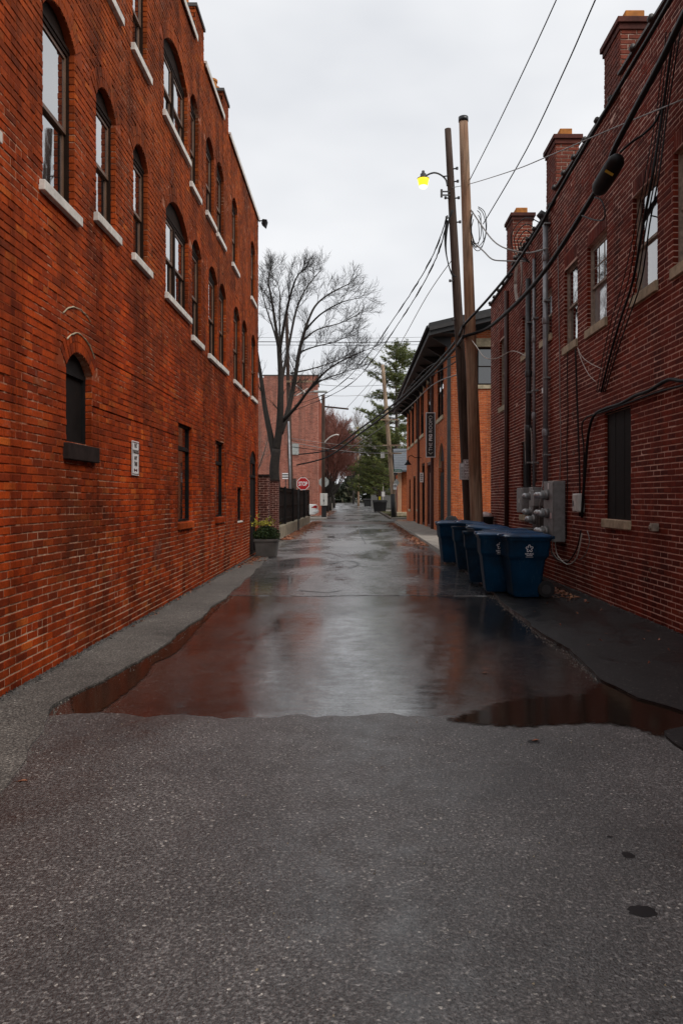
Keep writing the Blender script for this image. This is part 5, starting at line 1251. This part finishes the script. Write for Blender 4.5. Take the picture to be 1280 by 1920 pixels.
def tstop(c, facing, name, label, back=False):
    e = empty(name, (c.x, c.y, c.z), label, 'sign'); Rr = .375 / math.cos(math.pi / 8)
    def octo(r, y): return [(c.x + r * math.cos(math.pi / 8 + k * math.pi / 4), y, c.z + r * math.sin(math.pi / 8 + k * math.pi / 4)) for k in range(8)]
    m = MB(); m.rings([octo(Rr, c.y), octo(Rr, c.y + .006)]); m.build('plate', 'sign_white' if not back else 'sign_back', e)
    if not back:
        m = MB(); m.add(octo(Rr - .035, c.y - .004), [tuple(range(8))]); m.build('face', 'sign_red', e)
        text('lettering', 'STOP', .36, 'sign_white', e, (c.x, c.y - .007, c.z), (1, 0, 0), (0, 0, 1), bold=.010, fit=(.55, .27))
    m = MB(); m.tube([(c.x, c.y + .04, -.02), (c.x, c.y + .04, c.z + .45)], .03, 8); m.build('post', 'metal_dark', e)
    return e
tstop(at(568, 907, 48.5), 1, 'stop_sign', 'red octagonal stop sign with white letters facing the alley')
e = tstop(at(607, 904, 61.6), -1, 'stop_sign', 'grey back of a stop sign behind the utility cabinet', True)
# street poles on the left corner
lp = pole('utility_pole', (at(547, 975, 50.5).x, 50.5, 0), at(537, 585, 50.5), .16, .10, 'pole_dark', 'utility pole with crossed braces and cobra lamp at the street corner')
m = MB(); c = at(541, 716, 50.4); m.box((c.x - .1, 50.2, c.z - .06), (c.x + 1.9, 50.32, c.z + .06)); m.build('crossarm', 'pole_pale', lp)
for (a, b) in (((555, 722), (575, 738)), ((556, 742), (577, 728))): m = MB(); m.tube([at(*a, 50.15), at(*b, 50.15)], .03, 5); m.build('brace', 'stone_white', lp)
m = MB(); m.tube(spline([at(541, 745, 50.3), at(565, 738, 50.3), at(590, 734, 50.3)], 4), .035, 6); m.build('lamp_arm', 'metal_grey', lp)
m = MB(); a = at(588, 734, 50.3); m.box((a.x, 50.2, a.z - .07), (a.x + .85, 50.45, a.z + .06)); m.build('cobra_lamp', 'sign_back', lp, bevel=.04)
m = MB(); m.tube([(at(547, 970, 49).x, 49, 0), at(541, 790, 49)], .055, 8); o = m.build('steel_post', 'conduit', None, smooth=True); tag(o, 'pale grey steel post beside the corner utility pole', 'post')
m = MB(); p = at(551, 930, 49.4); m.box((p.x - .1, 49.4, 0), (p.x + .13, 49.6, 2.75)); o = m.build('timber_post', 'wood_dark', None); tag(o, 'dark square timber post behind the fence next to the stop sign', 'post')
sb = empty('street_board', at(535, 890, 54), 'white and black striped board by the corner pole', 'sign')
for k, mt in ((0, 'sign_white'), (1, 'sign_black'), (2, 'sign_white'), (3, 'sign_black'), (4, 'sign_white')): a = at(529, 887 + k * 2.2, 54); m = MB(); m.box((a.x, 54, a.z - .08), (a.x + .40, 54.03, a.z)); m.build('stripe', mt, sb)
m = MB(); a = at(534.5, 900, 54.04); m.box((a.x, 54.04, .1), (a.x + .06, 54.10, 3.2)); m.build('post', 'metal_dark', sb)
# dark lamp pole with curved arm, utility cabinet
dp2 = empty('lamp_pole', (at(606, 962, 60.4).x, 60.4, .1), 'thin dark lamp pole with a pale curved arm on the far corner', 'street lamp')
m = MB(); a = at(606, 700, 60.4); m.tube([(a.x, 60.4, .1), (a.x, 60.4, at(606, 740, 60.4).z)], .13, 8); m.build('shaft', 'pole_dark', dp2, smooth=True)
m = MB(); m.tube(spline([at(606, 832, 60.4), at(618, 820, 60.2), at(630, 815, 60), at(635, 816, 60)], 4), .05, 6); m.build('arm', 'stone_white', dp2, smooth=True)
m = MB(); m.tube([at(606, 762, 60.4), at(653, 767, 60)], .07, 6); m.build('mast_arm', 'pole_dark', dp2)
ub = empty('utility_cabinet', at(607, 948, 59.5), 'white utility cabinet with black mark on dark legs at the far corner', 'cabinet')
a = at(600, 925, 59.5); b = at(613.5, 948, 59.5); m = MB(); m.box((a.x, 59.5, b.z), (b.x, 59.95, a.z)); m.build('case', 'box_white', ub, bevel=.02)
m = MB(); m.box(((a.x + b.x) / 2 - .01, 59.494, b.z + .03), ((a.x + b.x) / 2 + .01, 59.499, a.z - .03)); m.build('door_gap', 'metal_dark', ub)
m = MB(); m.box(((a.x + b.x) / 2 - .03, 59.485, b.z + .3), ((a.x + b.x) / 2 + .04, 59.493, b.z + .46)); m.build('handle', 'sign_black', ub)
m = MB(); m.box((a.x + .1, 59.6, .1), (b.x - .08, 59.85, b.z)); m.build('stand', 'rubber', ub)
# parked white car, tail towards the alley
car = empty('parked_car', (-4.9, 61.2, 0), 'white parked car, only its tail with red light showing past the brick pier', 'car')
xt = at(593.5, 950, 60.2).x; y0, y1 = 60.2, 61.95
prof = [(xt, .42), (xt + .02, .62), (xt - .02, .98), (xt - .12, 1.06), (xt - .95, 1.10), (xt - 1.5, 1.42), (xt - 2.9, 1.44), (xt - 3.5, 1.05), (xt - 4.5, .92), (xt - 4.65, .45), (xt - 4.5, .28), (xt - .15, .28)]
m = MB(); m.prism(prof, y0, y1, 'y'); m.build('body', 'car_white', car, bevel=.05)
m = MB(); m.prism([(xt - 1.05, 1.12), (xt - 1.5, 1.37), (xt - 2.9, 1.39), (xt - 3.35, 1.08)], y0 - .006, y0 - .001, 'y'); m.build('side_window', 'glass', car)
for wx in (xt - .85, xt - 3.7):
    for s in (0, 1):
        yy = y0 - .01 if s == 0 else y1 - .19; m = MB(); m.tube([(wx, yy, .32), (wx, yy + .2, .32)], .31, 18); wl_ = m.build('wheel', 'rubber', car, bevel=.02)
        m = MB(); yz = yy - .006 if s == 0 else yy + .2; m.tube([(wx, yz, .32), (wx, yz + .006, .32)], .19, 14); m.build('rim', 'metal_grey', wl_)
m = MB(); m.add([(xt - .42, y0 - .008, .82), (xt + .0, y0 - .008, .76), (xt + .0, y0 - .008, .98), (xt - .12, y0 - .008, 1.0)], [(0, 1, 2, 3)]); m.box((xt - .02, y0 + .02, .76), (xt + .028, y0 + .35, .97)); m.build('tail_light', 'tail_red', car)
m = MB(); m.box((xt - .3, y0 - .03, .42), (xt + .09, y1 + .03, .62)); m.build('bumper', 'car_white', car, bevel=.05)
m = MB(); m.rings(lathe(Vector((-3.55, 61.0, .1)), [(.25, 0), (.2, .5), (.05, 2.9), (.01, 3.3)], 10)); 
# right corner: wooden pole with signs, small garage, dumpsters
rp = pole('utility_pole', (at(740, 972, 60).x, 60, .08), at(717, 684, 60), .19, .13, 'pole_pale', 'pale weathered utility pole with many cross wires at the right street corner')
for y in (787, 835, 850): a = at(724 + (y - 787) * .1, y, 59.8); m = MB(); m.box((a.x - .5, 59.7, a.z - .05), (a.x + .9, 59.78, a.z + .05)); m.build('crossarm', 'pole_pale', rp)
m = MB(); a = at(722, 850, 59.6); m.box((a.x - .35, 59.5, a.z - .35), (a.x - .05, 59.7, a.z + .1)); m.build('line_box', 'box_white', rp)
m = MB(); a = at(737, 972, 59.6); m.tube([(a.x, 59.6, .05), (at(736, 926, 59.6).x, 59.6, 1.85)], .17, 10); o = m.build('bollard', 'rubber', None, smooth=True); tag(o, 'thick black guard post in front of the weathered utility pole', 'bollard')
sn = empty('street_name_sign', at(738, 886, 59.3), 'green street name sign with white letters on the weathered pole', 'sign'); a = at(738, 880, 59.3); b = at(753, 886, 59.3)
m = MB(); m.box((a.x, 59.3, b.z), (b.x, 59.32, a.z)); m.build('plate', 'sign_green', sn); m = MB(); m.box((a.x, 59.292, b.z), (b.x, 59.299, b.z + .04)); m.build('stripe', 'sign_white', sn)
text('lettering', 'S.Russell St', .14, 'sign_white', sn, ((a.x + b.x) / 2, 59.29, (a.z + b.z) / 2 + .02), (1, 0, 0), (0, 0, 1), bold=.002, sx=.75)
ns = empty('no_turn_sign', at(737, 918, 59.2), 'white sign with black circle symbol on the weathered pole', 'sign'); a = at(737, 907, 59.2); b = at(743.5, 918, 59.2)
m = MB(); m.box((a.x, 59.2, b.z), (b.x, 59.22, a.z)); m.build('plate', 'sign_white', ns, bevel=.004)
cx_ = (a.x + b.x) / 2; cz_ = (a.z + b.z) / 2 + .05; m = MB(); m.tube([(cx_ + .085 * math.cos(t * .3142), 59.19, cz_ + .085 * math.sin(t * .3142)) for t in range(21)], .014, 5); m.tube([(cx_ - .06, 59.19, cz_ + .06), (cx_ + .06, 59.19, cz_ - .06)], .014, 5); m.build('symbol', 'sign_black', ns)
dsn = empty('diamond_sign', at(741, 905, 59.9), 'grey back of a diamond sign behind the white circle sign', 'sign'); a = at(743, 905, 59.7); m = MB(); m.add([(a.x - .22, 59.7, a.z), (a.x, 59.7, a.z - .32), (a.x + .22, 59.7, a.z), (a.x, 59.7, a.z + .32), (a.x - .22, 59.71, a.z), (a.x, 59.71, a.z - .32), (a.x + .22, 59.71, a.z), (a.x, 59.71, a.z + .32)], [(0, 1, 2, 3), (4, 7, 6, 5), (0, 4, 5, 1), (1, 5, 6, 2), (2, 6, 7, 3), (3, 7, 4, 0)]); m.build('plate', 'sign_back', dsn); m = MB(); m.tube([(a.x, 59.75, .1), (a.x, 59.75, a.z + .3)], .03, 6); m.build('post', 'metal_grey', dsn)
ga = empty('garage', (6, 66, .1), 'small brick garage with grey shingle roof and pale corner post', 'garage')
gx = at(751, 900, 63).x
brick_face(ga, Wall((gx, 63, .1), (1, 0, 0)), 5.5, 3.5, [], mat='brick_fig', mortar='mortar_fig', header=0, singles=0, seed=95)
m = MB(); m.box((gx + .02, 63.02, .1), (gx + 5.5, 71, 3.55)); m.build('building_core', 'brick_fig', ga)
m = MB(); m.box((gx - .25, 62.8, .1), (gx + .05, 63.1, 3.6)); m.build('corner_post', 'mortar_fig', ga)
m = MB(); xl = at(739, 880, 62.2).x; m.add([(xl, 62.2, 3.62), (gx + 6, 62.2, 3.62), (gx + 6, 67, 5.6), (xl + .15, 67, 5.6), (xl, 72, 3.62), (gx + 6, 72, 3.62), (xl, 62.2, 3.72), (gx + 6, 62.2, 3.72), (gx + 6, 67, 5.7), (xl + .15, 67, 5.7), (xl, 72, 3.72), (gx + 6, 72, 3.72)],
                      [(6, 7, 8, 9), (9, 8, 11, 10), (0, 3, 2, 1), (3, 4, 5, 2), (0, 1, 7, 6), (0, 6, 9, 3), (3, 9, 10, 4), (1, 2, 8, 7)]); rf = m.build('roof', 'shingle_grey', ga)
for k in range(9):                                      # shingle courses
    t = k / 9; m = MB(); y_ = 62.2 + 4.8 * t; z_ = 3.72 + 1.98 * t; m.add([(xl + .15 * t, y_, z_ + .02), (gx + 6, y_, z_ + .02), (gx + 6, y_ + .533, z_ + .225), (xl + .15 * t, y_ + .533, z_ + .225), (xl + .15 * t, y_, z_), (gx + 6, y_, z_)], [(0, 1, 2, 3), (4, 5, 1, 0)]); m.build('shingle_course', 'shingle_grey', rf)
m = MB(); m.box((gx - .6, 62.5, .05), (gx + 5, 63.4, .45)); m.build('stone_footing', 'stone_lime', ga, bevel=.06)
def dumpster(x0, x1, y0, y1, h, label, name='dumpster'):
    z = gz(y0); e = empty(name, ((x0 + x1) / 2, y0, z), label, 'dumpster')
    m = MB(); m.rings([[(x0 + .12, y0 + .1, z + .08), (x1 - .12, y0 + .1, z + .08), (x1 - .12, y1, z + .08), (x0 + .12, y1, z + .08)], [(x0, y0, z + h * .85), (x1, y0, z + h * .85), (x1, y1, z + h * .85), (x0, y1, z + h * .85)]]); m.build('body', 'rubber', e, bevel=.03)
    m = MB(); m.add([(x0 - .05, y0 - .05, z + h * .86), (x1 + .05, y0 - .05, z + h * .86), (x1 + .05, y1, z + h), (x0 - .05, y1, z + h), (x0 - .05, y0 - .05, z + h * .9), (x1 + .05, y0 - .05, z + h * .9), (x1 + .05, y1, z + h * 1.04), (x0 - .05, y1, z + h * 1.04)], BF); m.build('lid', 'frame_black', e)
    for s in (x0 + .2, x1 - .3):
        m = MB(); m.tube([(s, y0 + .2, z + .09), (s + .1, y0 + .2, z + .09)], .09, 10); m.build('wheel', 'rubber', e)
    return e
e = dumpster(at(699, 950, 86).x, at(725, 950, 86).x, 86, 87.3, 1.30, 'black dumpster with small yellow sticker by the alley near the pines')
m = MB(); a = at(711, 936, 86.5); m.box((a.x - .08, 86.4, gz(86) + 1.36), (a.x + .14, 86.6, gz(86) + 1.72)); m.build('yellow_box', 'yellow_print', e)
dumpster(at(681, 935, 118).x, at(697, 935, 118).x, 118, 119, 1.15, 'smaller dark dumpster near the far end of the alley')
gh = empty('garage', (4.5, 108, gz(108)), 'grey sided garage behind the dumpster at the end of the alley', 'garage'); zz = gz(108)
x0 = at(697, 920, 108).x; m = MB(); m.box((x0, 108, zz), (x0 + 5, 114, zz + 2.5)); m.build('wall', 'siding_grey', gh)
for k in range(8): m = MB(); m.box((x0 - .012, 107.98, zz + .1 + k * .3), (x0 + 5, 107.999, zz + .1 + k * .3 + .27)); m.build('siding_board', 'siding_grey', gh)
m = MB(); m.prism([(x0 - .3, zz + 2.5), (x0 + 5.3, zz + 2.5), (x0 + 2.5, zz + 4.2)], 107.7, 114.3, 'y'); m.build('roof', 'shingle_grey', gh)
m = MB(); m.box((x0 + .6, 107.95, zz + 1.6), (x0 + 1.7, 107.98, zz + 2.2)); m.build('window', 'glass', gh)
ps = empty('parking_sign', at(718, 930, 88), 'white notice on a post behind the black dumpster', 'sign'); a = at(715, 922, 88.5); b = at(721, 931, 88.5); m = MB(); m.box((a.x, 88.5, b.z), (b.x, 88.52, a.z)); m.build('plate', 'sign_white', ps); m = MB(); m.tube([((a.x + b.x) / 2, 88.55, gz(88)), ((a.x + b.x) / 2, 88.55, a.z + .6)], .04, 6); m.build('post', 'stone_white', ps)
pole('utility_pole', (at(672, 943, 122).x, 122, gz(122) - .1), at(670, 800, 122), .17, .12, 'pole_pale', 'pale utility pole in the middle distance near the alley end')
# far house on the left past the trees
fh = empty('house', (-9, 120, gz(120)), 'red brick house glimpsed through the reddish trees', 'house'); zz = gz(120); m = MB(); m.box((-14, 120, zz), (-4.6, 128, zz + 5)); m.build('wall', 'brick_far', fh); m = MB(); m.prism([(-14.5, zz + 5), (-4.1, zz + 5), (-9.3, zz + 8)], 119.5, 128.5, 'y'); m.build('roof', 'shingle_grey', fh)
for x in (-11, -8.6, -6.2): m = MB(); m.box((x, 119.9, zz + 1.2), (x + 1, 119.98, zz + 2.9)); m.build('window', 'glass', fh)
# lines between the corner poles
for k, (ya, yb, xb) in enumerate(((737, 738, 718), (716, 722, 718), (822, 836, 724), (826, 842, 726), (830, 850, 728), (838, 848, 728))):
    line([at(547, ya, 50.3), at(640, (ya + yb) / 2 + 5, 55), at(xb, yb, 59.8), at(820, yb - 8, 66)], .014 if k < 4 else .022, 'cable_black' if k % 2 else 'cable_grey', 'line %s between the two street corner poles' % ('one highest', 'two', 'three', 'four', 'five', 'six lowest')[k])
line([at(720, 700, 59.8), at(690, 735, 80), at(660, 790, 110)], .014, 'cable_grey', 'line leaving the weathered pole towards the alley end')
# ================================================================== FALLEN LEAVES
def litter(label, gen, n, seed, size=.045, z=.012):
    q = random.Random(seed); m = MB()
    for _ in range(n):
        x, y, zb = gen(q); a = q.uniform(0, 6.28); s = size * q.uniform(.6, 1.3); c = math.cos(a); d = math.sin(a); t = q.uniform(-.3, .3); up = q.uniform(.002, .03)
        m.add([(x - c * s, y - d * s, zb + .004), (x + d * s * .55, y - c * s * .55, zb + .004 + up), (x + c * s, y + d * s, zb + .006 + up * t), (x - d * s * .55, y + c * s * .55, zb + .004 + up * .6)], [(0, 1, 2, 3)])
    o = stuff(m.build('leaf_litter', 'fallen_leaf')); return tag(o, label, 'leaves')
litter('brown leaves drifted along the retaining wall below the black fence', lambda q: ((lambda y: (-2.70 + abs(q.gauss(0, .28)), y, .008))(q.uniform(28.5, 52))), 2400, 1, .07)
litter('brown leaves gathered around the grey planter', lambda q: (-2.55 + abs(q.gauss(0, .14)), q.gauss(19.2, 1.0), .020), 150, 2, .05)
litter('brown leaves lying in the gutter by the hall pavement', lambda q: ((lambda y: (2.36 - abs(q.gauss(0, .22)), y, .008))(q.uniform(25, 49))), 1500, 3, .06)
litter('brown leaves blown behind the blue bins against the dark red wall', lambda q: (3.3 - abs(q.gauss(0, .18)), q.gauss(12.4, .5), .034), 130, 4, .04)
litter('few pale leaves scattered on the strip along the dark red wall', lambda q: (q.uniform(2.2, 3.5), q.uniform(6, 11.4), .034), 26, 6, .022)
litter('leaves along the foot of the long brick wall', lambda q: (-2.60 + abs(q.gauss(0, .05)), q.uniform(9, 19), .020), 60, 7, .025)
litter('brown leaves on the street corner by the utility cabinet', lambda q: (q.uniform(-3.4, -2.0), q.uniform(62, 92), .12), 700, 8, .09)
GL = 'single leaves lying on the wet asphalt'
for (x, y, lab, zz) in ((42, 1470, 'small orange leaf on the coarse asphalt near the left footway', .0155), (158, 1293, 'brown leaf floating in the left puddle', .006), (908, 1262, 'dark leaf lying on the wet asphalt left of the black strip', .002), (1003, 1393, 'dark twisted leaf below the right puddle', .0155)):
    p = at(x, y, EYE * F / (y - VY)); m = MB(); s = .028
    m.add([(p.x - s, p.y - .008, zz), (p.x, p.y - .014, zz + .008), (p.x + s, p.y + .006, zz + .002), (p.x + .004, p.y + .016, zz + .006)], [(0, 1, 2, 3)]); tag(m.build('leaf', 'fallen_leaf'), lab, 'leaf')
q = random.Random(12); m = MB()
for _ in range(5000):
    x = q.uniform(2.75, 4.4); y = q.uniform(59, 86); h = q.uniform(.04, .13); a = q.uniform(0, 6.28); m.add([(x - .012 * math.cos(a), y - .012 * math.sin(a), .10), (x + .012 * math.cos(a), y + .012 * math.sin(a), .10), (x + q.gauss(0, .03), y + q.gauss(0, .03), .10 + h)], [(0, 1, 2)])
o = stuff(m.build('grass', 'grass_blade')); tag(o, 'short verge of grass at the foot of the weathered pole', 'grass')

def crumbs(label, gen, n, seed, mat, lo, hi):
    q = random.Random(seed); m = MB()
    for _ in range(n):
        x, y, z = gen(q); r = q.uniform(lo, hi); P = [(x + q.uniform(-r, r), y + q.uniform(-r, r), z - .002) for _ in range(3)] + [(x + q.uniform(-r, r) * .5, y + q.uniform(-r, r) * .5, z + r * q.uniform(.5, 1.1))]
        m.add(P, [(0, 1, 3), (1, 2, 3), (2, 0, 3)])
    return tag(stuff(m.build('asphalt_crumbs', mat)), label, 'crumbs')
crumbs('broken asphalt crumbs and grit along the foot of the long brick wall', lambda q: (-2.645 + abs(q.gauss(0, .035)), q.uniform(2, 20), .020), 2600, 31, 'concrete_dark', .006, .022)
crumbs('grit along the foot of the dark red wall', lambda q: (3.54 - abs(q.gauss(0, .03)), q.uniform(4, 20), .034), 1500, 32, 'concrete_dark', .005, .018)
crumbs('grit along the ragged edge of the black strip', lambda q: ((lambda y: (lerp_list(RE, y) - abs(q.gauss(0, .05)), y, .012 if y < 5.5 else .002))(q.uniform(3, 19))), 1200, 33, 'concrete', .003, .010)
crumbs('grit along the ragged edge of the left footway', lambda q: ((lambda y: (lerp_list(LE, y) + abs(q.gauss(0, .05)), y, .014 if y < 5.5 else .003))(q.uniform(2.5, 20))), 1200, 34, 'concrete', .003, .010)
crumbs('small stones lying on the coarse asphalt', lambda q: (q.uniform(-2, 2.2), q.uniform(1.8, 5.3), .014), 260, 35, 'stone_lime', .003, .008)
